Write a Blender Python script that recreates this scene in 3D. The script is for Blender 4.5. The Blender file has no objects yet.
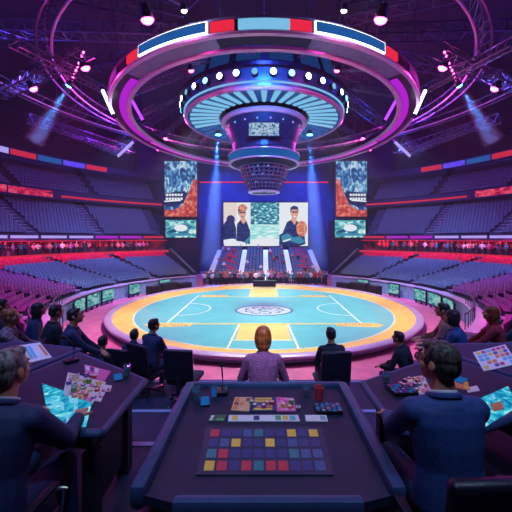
import bpy, bmesh, math, random
from mathutils import Vector, Matrix, Euler
R = math.radians
PI = math.pi
rnd = random.Random(7)
scene = bpy.context.scene
COL = scene.collection
H = 5.64            # eye height above the arena floor
F = 320.0           # focal length in pixels of the 512 frame
CY = 25.3           # the arena axis stands this far in front of the camera


def at(px, py, d):
    return Vector(((px - 264) * d / F, d, H - (py - 238) * d / F))


def pol(r, phi, z):
    """point on the arena: radius r about its axis, phi degrees from straight ahead (negative = left)"""
    a = R(phi)
    return Vector((r * math.sin(a), CY + r * math.cos(a), z))


# ------------------------------------------------------------------ materials
def lin(c):
    if isinstance(c, str):
        c = c.lstrip('#')
        c = [int(c[i:i + 2], 16) / 255 for i in (0, 2, 4)]
    return tuple((v / 12.92 if v <= .04045 else ((v + .055) / 1.055) ** 2.4) for v in c)


def mat(name, col, rough=.5, metal=0., noise=0., nscale=20., bump=0., emit=None, estr=0., col2=None, spec=.4, stretch=None, trans=0., coat=0.):
    m = bpy.data.materials.new(name)
    m.use_nodes = True
    nt = m.node_tree
    b = nt.nodes['Principled BSDF']
    c = lin(col)
    b.inputs['Base Color'].default_value = (*c, 1)
    b.inputs['Roughness'].default_value = rough
    b.inputs['Metallic'].default_value = metal
    b.inputs['Specular IOR Level'].default_value = spec
    if trans:
        b.inputs['Transmission Weight'].default_value = trans
    if coat:
        b.inputs['Coat Weight'].default_value = coat
    if emit:
        b.inputs['Emission Color'].default_value = (*lin(emit), 1)
        b.inputs['Emission Strength'].default_value = estr
    if noise or bump:
        tc = nt.nodes.new('ShaderNodeTexCoord')
        mp = nt.nodes.new('ShaderNodeMapping')
        nt.links.new(tc.outputs['Object'], mp.inputs['Vector'])
        if stretch:
            mp.inputs['Scale'].default_value = stretch
        n = nt.nodes.new('ShaderNodeTexNoise')
        n.inputs['Scale'].default_value = nscale
        n.inputs['Detail'].default_value = 5
        nt.links.new(mp.outputs['Vector'], n.inputs['Vector'])
        if noise:
            c2 = lin(col2) if col2 else tuple(v * (1 - noise) for v in c)
            rp = nt.nodes.new('ShaderNodeValToRGB')
            rp.color_ramp.elements[0].position = .35
            rp.color_ramp.elements[1].position = .65
            rp.color_ramp.elements[0].color = (*c2, 1)
            rp.color_ramp.elements[1].color = (*c, 1)
            nt.links.new(n.outputs['Fac'], rp.inputs['Fac'])
            nt.links.new(rp.outputs['Color'], b.inputs['Base Color'])
        if bump:
            bp = nt.nodes.new('ShaderNodeBump')
            bp.inputs['Strength'].default_value = bump
            bp.inputs['Distance'].default_value = .02
            nt.links.new(n.outputs['Fac'], bp.inputs['Height'])
            nt.links.new(bp.outputs['Normal'], b.inputs['Normal'])
    return m


def glow(name, col, s):
    m = bpy.data.materials.new(name)
    m.use_nodes = True
    nt = m.node_tree
    nt.nodes.remove(nt.nodes['Principled BSDF'])
    e = nt.nodes.new('ShaderNodeEmission')
    e.inputs['Color'].default_value = (*lin(col), 1)
    e.inputs['Strength'].default_value = s
    nt.links.new(e.outputs[0], nt.nodes['Material Output'].inputs['Surface'])
    return m


def glow_noise(name, cols, s, scale, stretch=(1, 1, 1), detail=6, dist=0.):
    """a lit picture: noise through a hard colour ramp"""
    m = glow(name, '#ffffff', s)
    nt = m.node_tree
    e = [n for n in nt.nodes if n.type == 'EMISSION'][0]
    tc = nt.nodes.new('ShaderNodeTexCoord')
    mp = nt.nodes.new('ShaderNodeMapping')
    mp.inputs['Scale'].default_value = stretch
    n = nt.nodes.new('ShaderNodeTexNoise')
    n.inputs['Scale'].default_value = scale
    n.inputs['Detail'].default_value = detail
    n.inputs['Distortion'].default_value = dist
    rp = nt.nodes.new('ShaderNodeValToRGB')
    els = rp.color_ramp.elements
    while len(els) < len(cols):
        els.new(.5)
    for el, (p, c) in zip(els, cols):
        el.position = p
        el.color = (*lin(c), 1)
    nt.links.new(tc.outputs['Object'], mp.inputs['Vector'])
    nt.links.new(mp.outputs['Vector'], n.inputs['Vector'])
    nt.links.new(n.outputs['Fac'], rp.inputs['Fac'])
    nt.links.new(rp.outputs['Color'], e.inputs['Color'])
    return m


M = {}
M['pink_floor'] = mat('pink_floor', '#cc6aa4', .55, noise=.25, nscale=1.2, bump=.05)
M['platform'] = mat('platform', '#16284a', .6, noise=.3, nscale=3, bump=.05)
M['concrete'] = mat('concrete', '#2a3358', .8, noise=.35, nscale=2, bump=.2)
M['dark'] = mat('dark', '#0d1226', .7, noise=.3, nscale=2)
M['black'] = mat('black', '#0a0c16', .5, noise=.2, nscale=8)
M['backwall'] = mat('backwall', '#123a7c', .75, noise=.35, nscale=.6, bump=.1)  # the blue haze before the wall is partly put into this colour
M['roof'] = mat('roof', '#121430', .8, noise=.4, nscale=.5)
M['steel'] = mat('steel', '#555a80', .4, .7, noise=.3, nscale=5)
M['steel_dark'] = mat('steel_dark', '#23264a', .45, .6, noise=.3, nscale=5)
M['hull'] = mat('hull', '#7c7fb0', .35, .5, noise=.25, nscale=3)
M['hull_dark'] = mat('hull_dark', '#1c2350', .4, .5, noise=.35, nscale=4)
M['lilac'] = mat('lilac', '#c5b0e6', .3, .3, noise=.15, nscale=4)
M['chrome'] = mat('chrome', '#c8ccd8', .18, 1.)
M['teal'] = mat('teal', '#58bfc4', .4, noise=.12, nscale=.8)
M['yellow'] = mat('yellow', '#f2cf68', .42, noise=.15, nscale=1.5)
M['white_line'] = mat('white_line', '#e8efe8', .45, noise=.08, nscale=5)
M['ochre'] = mat('ochre', '#b98a3c', .5, noise=.1, nscale=5)
M['rim'] = mat('rim', '#b6a6dd', .35, .1, noise=.15, nscale=2)
M['rim_dark'] = mat('rim_dark', '#27244f', .4, noise=.3, nscale=2)
M['seat_blue'] = mat('seat_blue', '#566a94', .45, noise=.2, nscale=3)
M['seat_navy'] = mat('seat_navy', '#414f78', .5, noise=.2, nscale=3)
M['seat_purple'] = mat('seat_purple', '#7c3a88', .45, noise=.25, nscale=3)
M['seat_red'] = mat('seat_red', '#d8184e', .45, noise=.25, nscale=3)
M['barrier'] = mat('barrier', '#7f9cd0', .4, noise=.3, nscale=3, bump=.1)
M['desk'] = mat('desk', '#142344', .6, noise=.25, nscale=6, bump=.03)
M['desk_edge'] = mat('desk_edge', '#324a78', .45, .1, noise=.2, nscale=8)
M['desk_body'] = mat('desk_body', '#161d36', .5, noise=.25, nscale=5)
M['leather'] = mat('leather', '#11152a', .4, noise=.25, nscale=30, bump=.15)
M['plastic_black'] = mat('plastic_black', '#0d0f1a', .4, noise=.2, nscale=20)
M['skin_a'] = mat('skin_a', '#c98f72', .5, noise=.1, nscale=25)
M['skin_b'] = mat('skin_b', '#b87a5c', .5, noise=.1, nscale=25)
M['skin_c'] = mat('skin_c', '#8a5b45', .5, noise=.1, nscale=25)
M['lip'] = mat('lip', '#9c5550', .5)
M['eye_white'] = mat('eye_white', '#e6e2dc', .3)
M['iris'] = mat('iris', '#20160f', .3)
M['hair_black'] = mat('hair_black', '#15131a', .45, noise=.5, nscale=40, bump=.5, stretch=(1, 1, .25), col2='#2c2630')
M['hair_salt'] = mat('hair_salt', '#8d8890', .5, noise=.6, nscale=45, bump=.6, stretch=(1, 1, .3), col2='#3a3638')
M['hair_greying'] = mat('hair_greying', '#564e50', .5, noise=.6, nscale=45, bump=.6, stretch=(1, 1, .3), col2='#1a171a')
M['hair_brown'] = mat('hair_brown', '#b4643a', .4, noise=.5, nscale=40, bump=.6, stretch=(1, 1, .15), col2='#6e361c')
M['hair_red'] = mat('hair_red', '#a34a2c', .4, noise=.5, nscale=40, bump=.6, stretch=(1, 1, .2), col2='#6a2416')
M['suit_navy'] = mat('suit_navy', '#1d3160', .7, noise=.25, nscale=60, bump=.1)
M['suit_blue'] = mat('suit_blue', '#20407f', .7, noise=.25, nscale=60, bump=.1)
M['suit_black'] = mat('suit_black', '#161c33', .75, noise=.25, nscale=60, bump=.1)
M['jeans'] = mat('jeans', '#31507f', .8, noise=.3, nscale=50, bump=.15)
M['sweater'] = mat('sweater', '#94609c', .85, noise=.45, nscale=60, bump=.6, col2='#6a3e72')
M['patterned'] = mat('patterned', '#a07a88', .8, noise=.8, nscale=28, bump=.2, col2='#2b2a4a')
M['shirt_white'] = mat('shirt_white', '#cdd2e0', .7, noise=.1, nscale=40)
M['shirt_peach'] = mat('shirt_peach', '#b97e7c', .8, noise=.3, nscale=30)
M['shirt_red'] = mat('shirt_red', '#a3283a', .8, noise=.3, nscale=30)
M['shirt_teal'] = mat('shirt_teal', '#2a6f8d', .8, noise=.3, nscale=30)
M['glass'] = mat('glass', '#bcd4ee', .05, trans=.85)
M['shoe'] = mat('shoe', '#0c0c12', .3)
M['g_white'] = glow('g_white', '#eef4ff', 4)
M['g_panelblue'] = glow('g_panelblue', '#1d5fae', .8)
M['g_lampwhite'] = glow('g_lampwhite', '#d8f4ff', 9)
M['g_lampblue'] = glow('g_lampblue', '#5fc8ff', 7)
M['g_pink'] = glow('g_pink', '#ff3fa4', 20)
M['g_pinksoft'] = glow('g_pinksoft', '#d43cd8', 1.1)
M['g_magenta'] = glow('g_magenta', '#b824d8', .9)
M['g_violet'] = glow('g_violet', '#a43cff', 2.0)
M['g_strip'] = glow('g_strip', '#80c6f0', .9)
M['g_bluedim'] = glow('g_bluedim', '#1b4f9e', .4)
M['g_red'] = glow('g_red', '#e82844', 1.0)
M['g_redsoft'] = glow('g_redsoft', '#e0304a', .75)
M['g_lilac'] = glow('g_lilac', '#b7a6ff', .9)
M['g_cyan'] = glow_noise('g_cyan', [(.3, '#0d4f86'), (.45, '#1f9fcf'), (.55, '#48d6f0'), (.68, '#c8ffff')], .85, 9, (1, 1, 1), dist=1.2)
M['g_board'] = glow_noise('g_board', [(.35, '#2b7d96'), (.5, '#6fd6d8'), (.62, '#d8fff4'), (.7, '#3c8fa8')], .6, 2.2, (1, 1, 3))


# ------------------------------------------------------------------ mesh builder
class MB:
    def __init__(s):
        s.v = []
        s.f = []
        s.m = []
        s.mats = []

    def mi(s, m):
        m = M[m] if isinstance(m, str) else m
        if m not in s.mats:
            s.mats.append(m)
        return s.mats.index(m)

    def add(s, vs, fs, m):
        o = len(s.v)
        k = s.mi(m)
        s.v += [tuple(v) for v in vs]
        s.f += [tuple(i + o for i in f) for f in fs]
        s.m += [k] * len(fs)
        return s

    def box(s, c, size, m, rot=None, taper=1.):
        c = Vector(c)
        x, y, z = (v / 2 for v in size)
        vs = [Vector((sx * x * (taper if sz > 0 else 1), sy * y * (taper if sz > 0 else 1), sz * z)) for sz in (-1, 1) for sy in (-1, 1) for sx in (-1, 1)]
        if rot is not None:
            q = rot if isinstance(rot, Matrix) else Euler(rot).to_matrix()
            vs = [q @ v for v in vs]
        return s.add([v + c for v in vs], [(0, 2, 3, 1), (4, 5, 7, 6), (0, 1, 5, 4), (2, 6, 7, 3), (0, 4, 6, 2), (1, 3, 7, 5)], m)

    def rbox(s, c, size, m, b=.02, seg=2, rot=None):
        bm = bmesh.new()
        bmesh.ops.create_cube(bm, size=1, matrix=Matrix.Diagonal((*size, 1)))
        bmesh.ops.bevel(bm, geom=bm.edges[:], offset=min(b, min(size) * .49), segments=seg, affect='EDGES', profile=.5)
        q = Matrix.Identity(3) if rot is None else (rot if isinstance(rot, Matrix) else Euler(rot).to_matrix())
        bm.verts.ensure_lookup_table()
        vs = [q @ v.co + Vector(c) for v in bm.verts]
        for i, v in enumerate(bm.verts):
            v.index = i
        fs = [[v.index for v in f.verts] for f in bm.faces]
        bm.free()
        return s.add(vs, fs, m)

    def cone(s, p0, p1, r0, r1, m, n=12, cap=True):
        p0, p1 = Vector(p0), Vector(p1)
        d = (p1 - p0)
        if d.length < 1e-6:
            return s
        q = d.to_track_quat('Z', 'Y').to_matrix()
        vs = []
        for p, r in ((p0, r0), (p1, r1)):
            for i in range(n):
                a = 2 * PI * i / n
                vs.append(p + q @ Vector((r * math.cos(a), r * math.sin(a), 0)))
        fs = [(i, (i + 1) % n, n + (i + 1) % n, n + i) for i in range(n)]
        if cap:
            fs += [tuple(range(n))[::-1], tuple(range(n, 2 * n))]
        return s.add(vs, fs, m)

    def tube(s, pts, r, m, n=8, closed=False):
        pts = [Vector(p) for p in pts]
        vs = []
        k = len(pts)
        up = Vector((0, 0, 1))
        for i, p in enumerate(pts):
            a = pts[(i - 1) % k] if (closed or i) else p
            b = pts[(i + 1) % k] if (closed or i < k - 1) else p
            t = (b - a).normalized()
            u = t.cross(up)
            if u.length < 1e-3:
                u = t.cross(Vector((1, 0, 0)))
            u.normalize()
            w = t.cross(u)
            rr = r[i] if isinstance(r, (list, tuple)) else r
            for j in range(n):
                an = 2 * PI * j / n
                vs.append(p + u * rr * math.cos(an) + w * rr * math.sin(an))
        fs = []
        for i in range(k if closed else k - 1):
            i2 = (i + 1) % k
            for j in range(n):
                fs.append((i * n + j, i * n + (j + 1) % n, i2 * n + (j + 1) % n, i2 * n + j))
        if not closed:
            fs += [tuple(range(n)), tuple(range((k - 1) * n, k * n))[::-1]]
        return s.add(vs, fs, m)

    def ell(s, c, rad, m, rot=None, nu=16, nv=10):
        q = Matrix.Identity(3) if rot is None else (rot if isinstance(rot, Matrix) else Euler(rot).to_matrix())
        if not isinstance(rad, (list, tuple)):
            rad = (rad,) * 3
        c = Vector(c)
        vs = [c + q @ Vector((0, 0, rad[2]))]
        for i in range(1, nv):
            t = PI * i / nv
            for j in range(nu):
                a = 2 * PI * j / nu
                vs.append(c + q @ Vector((rad[0] * math.sin(t) * math.cos(a), rad[1] * math.sin(t) * math.sin(a), rad[2] * math.cos(t))))
        vs.append(c + q @ Vector((0, 0, -rad[2])))
        fs = [(0, 1 + j, 1 + (j + 1) % nu) for j in range(nu)]
        for i in range(nv - 2):
            for j in range(nu):
                a = 1 + i * nu
                fs.append((a + j, a + nu + j, a + nu + (j + 1) % nu, a + (j + 1) % nu))
        a = 1 + (nv - 2) * nu
        fs += [(a + j, len(vs) - 1, a + (j + 1) % nu) for j in range(nu)]
        return s.add(vs, fs, m)

    def cap(s, p0, p1, r0, r1, m, n=12):
        s.cone(p0, p1, r0, r1, m, n)
        s.ell(p0, r0, m, nu=n, nv=8)
        return s.ell(p1, r1, m, nu=n, nv=8)

    def prism(s, poly, z0, z1, m):
        n = len(poly)
        ar = sum(poly[i][0] * poly[(i + 1) % n][1] - poly[(i + 1) % n][0] * poly[i][1] for i in range(n))
        if ar < 0:
            poly = poly[::-1]
        vs = [(x, y, z0) for x, y in poly] + [(x, y, z1) for x, y in poly]
        fs = [tuple(range(n))[::-1], tuple(range(n, 2 * n))] + [(i, (i + 1) % n, n + (i + 1) % n, n + i) for i in range(n)]
        return s.add(vs, fs, m)

    def sweep(s, prof, f0, f1, m, n=96, closed=True, cy=CY, cx=0.):
        """sweep a (radius, z) profile about the arena axis from angle f0 to f1"""
        full = abs(f1 - f0) >= 359.9
        k = len(prof)
        cnt = n if full else n + 1
        vs = []
        for i in range(cnt):
            a = R(f0 + (f1 - f0) * i / n)
            for r, z in prof:
                vs.append((cx + r * math.sin(a), cy + r * math.cos(a), z))
        fs = []
        for i in range(n):
            i2 = (i + 1) % cnt
            for j in range(k if closed else k - 1):
                j2 = (j + 1) % k
                fs.append((i * k + j, i * k + j2, i2 * k + j2, i2 * k + j))
        if closed and not full:
            fs += [tuple(range(k)), tuple(range((cnt - 1) * k, cnt * k))[::-1]]
        return s.add(vs, fs, m)

    def build(s, name, parent=None, smooth=False, loc=None):
        me = bpy.data.meshes.new(name)
        vs = s.v
        if loc is not None:
            vs = [(x - loc[0], y - loc[1], z - loc[2]) for x, y, z in vs]
        me.from_pydata(vs, [], s.f)
        for m in s.mats:
            me.materials.append(m)
        me.polygons.foreach_set('material_index', s.m)
        if smooth:
            me.polygons.foreach_set('use_smooth', [True] * len(s.f))
        bm = bmesh.new()
        bm.from_mesh(me)
        bmesh.ops.recalc_face_normals(bm, faces=bm.faces)
        bm.to_mesh(me)
        bm.free()
        if smooth:
            me.set_sharp_from_angle(angle=R(40))
        o = bpy.data.objects.new(name, me)
        COL.objects.link(o)
        if loc is not None:
            o.location = loc
        if parent is not None:
            o.parent = parent
            if loc is None:
                o.matrix_parent_inverse = PINV.get(parent.name, Matrix.Identity(4))
        return o


PINV = {}


def thing(name, label, cat, loc=(0, 0, 0), rz=0., group=None, worldparts=False):
    o = bpy.data.objects.new(name, None)
    o.empty_display_size = .1
    COL.objects.link(o)
    o.location = loc
    o.rotation_euler = (0, 0, rz)
    o['label'] = label
    o['category'] = cat
    if group:
        o['group'] = group
    if worldparts:      # parts are given in world coordinates
        PINV[o.name] = (Matrix.Translation(loc) @ Matrix.Rotation(rz, 4, 'Z')).inverted()
    return o


def tag(o, label, cat, group=None, kind=None):
    o['label'] = label
    o['category'] = cat
    if group:
        o['group'] = group
    if kind:
        o['kind'] = kind
    return o


def struct(o):
    o['kind'] = 'structure'
    return o


def dup(root, loc=None, rz=None, label=None, group=None):
    r = root.copy()
    COL.objects.link(r)
    if loc is not None:
        r.location = loc
    if rz is not None:
        r.rotation_euler = (0, 0, rz)
    if label:
        r['label'] = label
    if group:
        r['group'] = group
    for ch in list(root.children):
        c = ch.copy()
        COL.objects.link(c)
        c.parent = r
        for g in list(ch.children):
            d = g.copy()
            COL.objects.link(d)
            d.parent = c
    return r


def light(kind, name, loc, col, energy, target=None, size=.3, angle=40, blend=.5):
    l = bpy.data.lights.new(name, kind)
    l.color = lin(col)
    l.energy = energy
    if kind == 'SPOT':
        l.spot_size = R(angle)
        l.spot_blend = blend
        l.shadow_soft_size = size
    elif kind == 'POINT':
        l.shadow_soft_size = size
    elif kind == 'AREA':
        l.size = size
    o = bpy.data.objects.new(name, l)
    COL.objects.link(o)
    o.location = loc
    if target is not None:
        o.rotation_euler = (Vector(target) - Vector(loc)).to_track_quat('-Z', 'Y').to_euler()
    return o


# ------------------------------------------------------------------ camera, view, air
cam_d = bpy.data.cameras.new('camera')
cam = bpy.data.objects.new('camera', cam_d)
COL.objects.link(cam)
cam.location = (0, 0, H)
cam.rotation_euler = (R(90), 0, 0)
cam_d.sensor_width = 36
cam_d.lens = 36 * F / 512
cam_d.shift_x = -8 / 512
cam_d.shift_y = -18 / 512
cam_d.clip_start = .05
cam_d.clip_end = 300
scene.camera = cam
vs_ = scene.view_settings
vs_.view_transform = 'Standard'
vs_.look = 'None'
vs_.exposure = 0.0
vs_.gamma = 1
vs_.use_curve_mapping = False
scene.cycles.use_denoising = True
w = bpy.data.worlds.new('air')
scene.world = w
w.use_nodes = True
wn = w.node_tree
wn.nodes['Background'].inputs['Color'].default_value = (.02, .03, .09, 1)
wn.nodes['Background'].inputs['Strength'].default_value = .2
HAZE = 0.0013
if HAZE:
    vsn = wn.nodes.new('ShaderNodeVolumeScatter')
    vsn.inputs['Density'].default_value = HAZE
    vsn.inputs['Color'].default_value = (.75, .8, 1, 1)
    vsn.inputs['Anisotropy'].default_value = .25
    wn.links.new(vsn.outputs[0], wn.nodes['World Output'].inputs['Volume'])
# ------------------------------------------------------------------ setting: floor, stands, walls, roof
struct(MB().sweep([(.0, -.2), (52, -.2), (52, 0), (.0, 0)], 0, 360, 'pink_floor', 96).build('floor'))
PLAT = [(-14, -6), (14, -6), (14, 4.5), (8, 6.1), (3, 6.25), (-3, 6.25), (-8, 6.1), (-14, 4.5)]
struct(MB().prism(PLAT, .0, 2.87, 'platform').build('platform_floor'))
PLAT2 = [(-13, -5), (13, -5), (13, 4.0), (6, 5.7), (2.7, 5.85), (2.45, 4.55), (-2.3, 4.55), (-2.75, 5.85), (-6, 5.7), (-13, 4.0)]
struct(MB().prism(PLAT2, 2.87, 3.22, 'platform').build('platform_floor'))
PLAT3 = [(-12, -4), (12, -4), (12, 2.5), (4.4, 3.7), (1.9, 3.95), (1.3, 3.15), (-1.3, 3.15), (-1.9, 3.95), (-4.4, 3.7), (-12, 2.5)]
struct(MB().prism(PLAT3, 3.22, 3.66, 'platform').build('platform_floor'))
# pale inlay strips along the step edges
b = MB()
for P, z in ((PLAT, 2.872), (PLAT2, 3.222), (PLAT3, 3.662)):
    for i in range(2, len(P) - 1):
        a, c = Vector((*P[i], z)), Vector((*P[i + 1], z))
        ins = Vector((0, -.05, 0))
        b.add([a + ins, c + ins, c + ins * 2.2, a + ins * 2.2, a + ins + Vector((0, 0, .006)), c + ins + Vector((0, 0, .006)), c + ins * 2.2 + Vector((0, 0, .006)), a + ins * 2.2 + Vector((0, 0, .006))],
              [(0, 1, 2, 3), (4, 5, 6, 7), (0, 1, 5, 4), (2, 3, 7, 6), (0, 3, 7, 4), (1, 2, 6, 5)], 'barrier')
struct(b.build('trim_1'))

TIERS = {'lower': dict(r0=14.5, z0=1.25, rows=17, dr=.565, dz=.118, f0=34, f1=140),
         'middle': dict(r0=25.0, z0=5.95, rows=12, dr=.515, dz=.366, f0=35.5, f1=128),
         'upper': dict(r0=29.6, z0=11.4, rows=10, dr=.65, dz=.47, f0=33, f1=120)}
for side in (-1, 1):
    sn = 'left' if side < 0 else 'right'
    for tn, t in TIERS.items():
        prof = []
        r, z = t['r0'], t['z0']
        for i in range(t['rows']):
            prof += [(r, z), (r + t['dr'], z)]
            r += t['dr']
            z += t['dz']
        # back down under the steps
        prof += [(r + .05, z - t['dz']), (r + .05, z - t['dz'] - .5), (t['r0'] + .1, t['z0'] - .5), (t['r0'], t['z0'] - .45)]
        if tn == 'lower':
            prof[-3:] = [(r + .05, 0.0), (t['r0'], 0.0)]
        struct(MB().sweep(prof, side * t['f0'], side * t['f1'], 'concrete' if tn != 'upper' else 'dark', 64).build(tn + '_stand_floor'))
    # concourse behind the lower stand
    struct(MB().sweep([(24.05, 3.45), (27.2, 3.45), (27.2, 3.65), (24.05, 3.65)], side * 34, side * 142, 'concrete', 64).build('concourse_floor'))
    b = MB().sweep([(26.2, 3.65), (26.4, 3.65), (26.4, 5.6), (26.2, 5.6)], side * 34, side * 142, mat('concourse_wall', '#a03058', .7, noise=.6, nscale=.9, col2='#251036'), 64)
    struct(b.build('concourse_wall'))
    # wall behind the middle tier and behind the upper tier
    struct(MB().sweep([(31.3, 9.0), (31.5, 9.0), (31.5, 11.2), (31.3, 11.2)], side * 35.5, side * 128, 'dark', 64).build('wall_' + sn))
    struct(MB().sweep([(36.2, 10), (36.6, 10), (36.6, 23), (36.2, 23)], side * 14, side * 140, 'dark', 64).build('wall_' + sn + '_upper'))
# far end
struct(MB().box((0, 54.6, 11), (60, .4, 23), 'backwall').build('wall_back'))
struct(MB().sweep([(0, 22.4), (46, 22.4), (46, 22.8), (0, 22.8)], 0, 360, 'roof', 72).build('ceiling'))
for side in (-1, 1):     # flank walls closing the stands beside the end stage
    p0, p1 = pol(14.6, side * 33.5, 0), pol(31, side * 26, 0)
    b = MB()
    n = Vector((p1.y - p0.y, -(p1.x - p0.x), 0)).normalized() * .15
    vs = []
    for p, z in ((p0, 1.3), (p1, 8.5)):
        pass
    q0, q1 = pol(14.6, side * 33.5, 0), pol(24.2, side * 33.5, 0)
    vs = [q0 - n, q1 - n, q1 - n + Vector((0, 0, 4.2)), q0 - n + Vector((0, 0, 1.6)), q0 + n, q1 + n, q1 + n + Vector((0, 0, 4.2)), q0 + n + Vector((0, 0, 1.6))]
    b.add(vs, [(0, 1, 2, 3), (7, 6, 5, 4), (0, 4, 5, 1), (1, 5, 6, 2), (2, 6, 7, 3), (3, 7, 4, 0)], 'rim_dark')
    struct(b.build('tunnel_wall'))
    struct(MB().box((side * 13.2, 50.4, 4.2), (6.2, .3, 8.4), 'hull_dark').build('wall_screen_' + ('left' if side < 0 else 'right')))

# ------------------------------------------------------------------ seats
SEATS = []     # (pos, facing, material, tier, side)
for side in (-1, 1):
    for tn, t in TIERS.items():
        for i in range(t['rows']):
            r = t['r0'] + t['dr'] * (i + .62)
            z = t['z0'] + t['dz'] * i
            step = math.degrees(.40 / r)
            f = t['f0'] + .8
            while f < t['f1'] - .5:
                a = (f - t['f0']) % 17.5
                if a > 2.6 or tn == 'upper' and a > 1.8:
                    p = pol(r, side * f, z)
                    if tn == 'lower':
                        m = 'seat_red' if i >= 13 else ('seat_purple' if f > t['f0'] + 17.5 * 3 + 1 else 'seat_blue')
                    elif tn == 'middle':
                        m = 'seat_navy'
                    else:
                        m = 'seat_navy'
                    SEATS.append((p, R(180) - R(side * f), m, tn, side, i))
                f += step
# straight rows on the far end stand
ENDR = 13
struct_pts = []
b = MB()
prof = []
for i in range(ENDR):
    y0, z0 = 40 + .85 * i, .27 * (i + 1)
    b.box((.2, y0 + .425 + .001, z0 / 2), (15.4, .85, z0), 'concrete')
struct(b.build('end_stand_floor'))
AIS = [-7.05, -3.05, .25, 3.45, 7.3]
for i in range(ENDR):
    for j in range(4):
        x0, x1 = AIS[j] + .68, AIS[j + 1] - .68
        k = int((x1 - x0) / .40)
        for q in range(k + 1):
            x = x0 + (x1 - x0) * q / k
            m = 'seat_red' if (j in (0, 3) and 3 <= i and (i * 2 + q) % 5 < 2 and q in (2, 3, 4, 5)) else 'seat_blue'
            SEATS.append((Vector((x, 40 + .85 * i + .55, .27 * (i + 1))), R(180), m, 'end', 0, i))


def seat_px(p):
    return 264 + p.x * F / p.y, 238 + (H - p.z) * F / p.y


vis, rest = [], []
for s in SEATS:
    p = s[0]
    ok = p.y > 3
    if ok:
        x, y = seat_px(p)
        ok = -4 < x < 516 and -4 < y < 335
        if ok and s[3] == 'lower' and abs(s[0].x) > 0:
            ok = True
    (vis if ok else rest).append(s)
vis.sort(key=lambda s: (s[0] - Vector((0, 0, H))).length)
near, far = vis[:300], vis[300:] + [s for s in rest if s[0].y > 6]

# one proto per colour with its parts
PROTO = {}
SSC = .74


def seat_parts(m, parent):
    MB().rbox((0, .04, .43), (.46, .42, .07), m, .02).build('seat', parent, True)
    b = MB()
    b.rbox((0, -.2, .68), (.46, .05, .44), m, .02, rot=(R(8), 0, 0))
    b.build('backrest', parent, True)
    b = MB()
    b.box((0, -.1, .2), (.06, .08, .4), 'steel_dark')
    b.box((0, -.1, .01), (.2, .16, .02), 'steel_dark')
    b.box((0, -.05, .385), (.36, .26, .03), 'steel_dark')
    b.build('pedestal', parent)


COLN = {'seat_blue': 'blue', 'seat_purple': 'magenta purple', 'seat_red': 'red', 'seat_navy': 'navy blue'}
TIERN = {'lower': 'lower', 'middle': 'middle', 'upper': 'upper', 'end': 'far end'}
for s in near:
    p, rz, m, tn, side, i = s
    sd = {-1: 'left', 1: 'right', 0: 'middle'}[side]
    row = 'lowest rows' if i < 6 else 'middle rows' if i < 12 else 'upper rows'
    lab = f'{COLN[m]} plastic stadium seat in the {row} of the {sd} {TIERN[tn]} stand'
    grp = f'{COLN[m]} seats, {row}, {sd} {TIERN[tn]} stand'
    if m not in PROTO:
        t = thing('stadium_seat', lab, 'seat', p, rz, grp)
        t.scale = (SSC, SSC, SSC)
        seat_parts(m, t)
        PROTO[m] = t
    else:
        dup(PROTO[m], p, rz, lab, grp)
# all the remaining seats of the bowl
b = MB()
for p, rz, m, tn, side, i in far:
    q = Matrix.Rotation(rz, 3, 'Z')
    for c, sz in (((0, .04, .43), (.46, .42, .07)), ((0, -.2, .66), (.46, .06, .48))):
        b.box(p + q @ Vector(c) * SSC, tuple(v * SSC for v in sz), m, q)
o = b.build('seating')
tag(o, 'countless rows of blue, red and purple seats filling the distant stands', 'seating', kind='stuff')

# aisle steps: pale treads down the gaps
for tn in ('lower', 'middle'):
    t = TIERS[tn]
    for side in (-1, 1):
        k = 0
        f = t['f0'] + 1.5
        while f < t['f1']:
            if f > t['f0'] + 5:
                b = MB()
                for i in range(t['rows']):
                    r = t['r0'] + t['dr'] * i
                    z = t['z0'] + t['dz'] * i
                    a0, a1 = side * (f - math.degrees(.45 / r)), side * (f + math.degrees(.45 / r))
                    if abs(f - t['f0']) > 5:
                        b.sweep([(r + .02, z + .004), (r + .22, z + .004), (r + .22, z + .03), (r + .02, z + .03)], a0, a1, 'lilac', 3)
                o = b.build('aisle_stair')
                o['kind'] = 'structure'
            f += 17.5
for j, x in enumerate(AIS):
    b = MB()
    b.box((x, 45.5, 1.95), (.72, 11.6, .1), 'white_line', rot=(math.atan2(.27, .85), 0, 0))
    o = b.build('aisle_stair')
    o['kind'] = 'structure'

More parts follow.
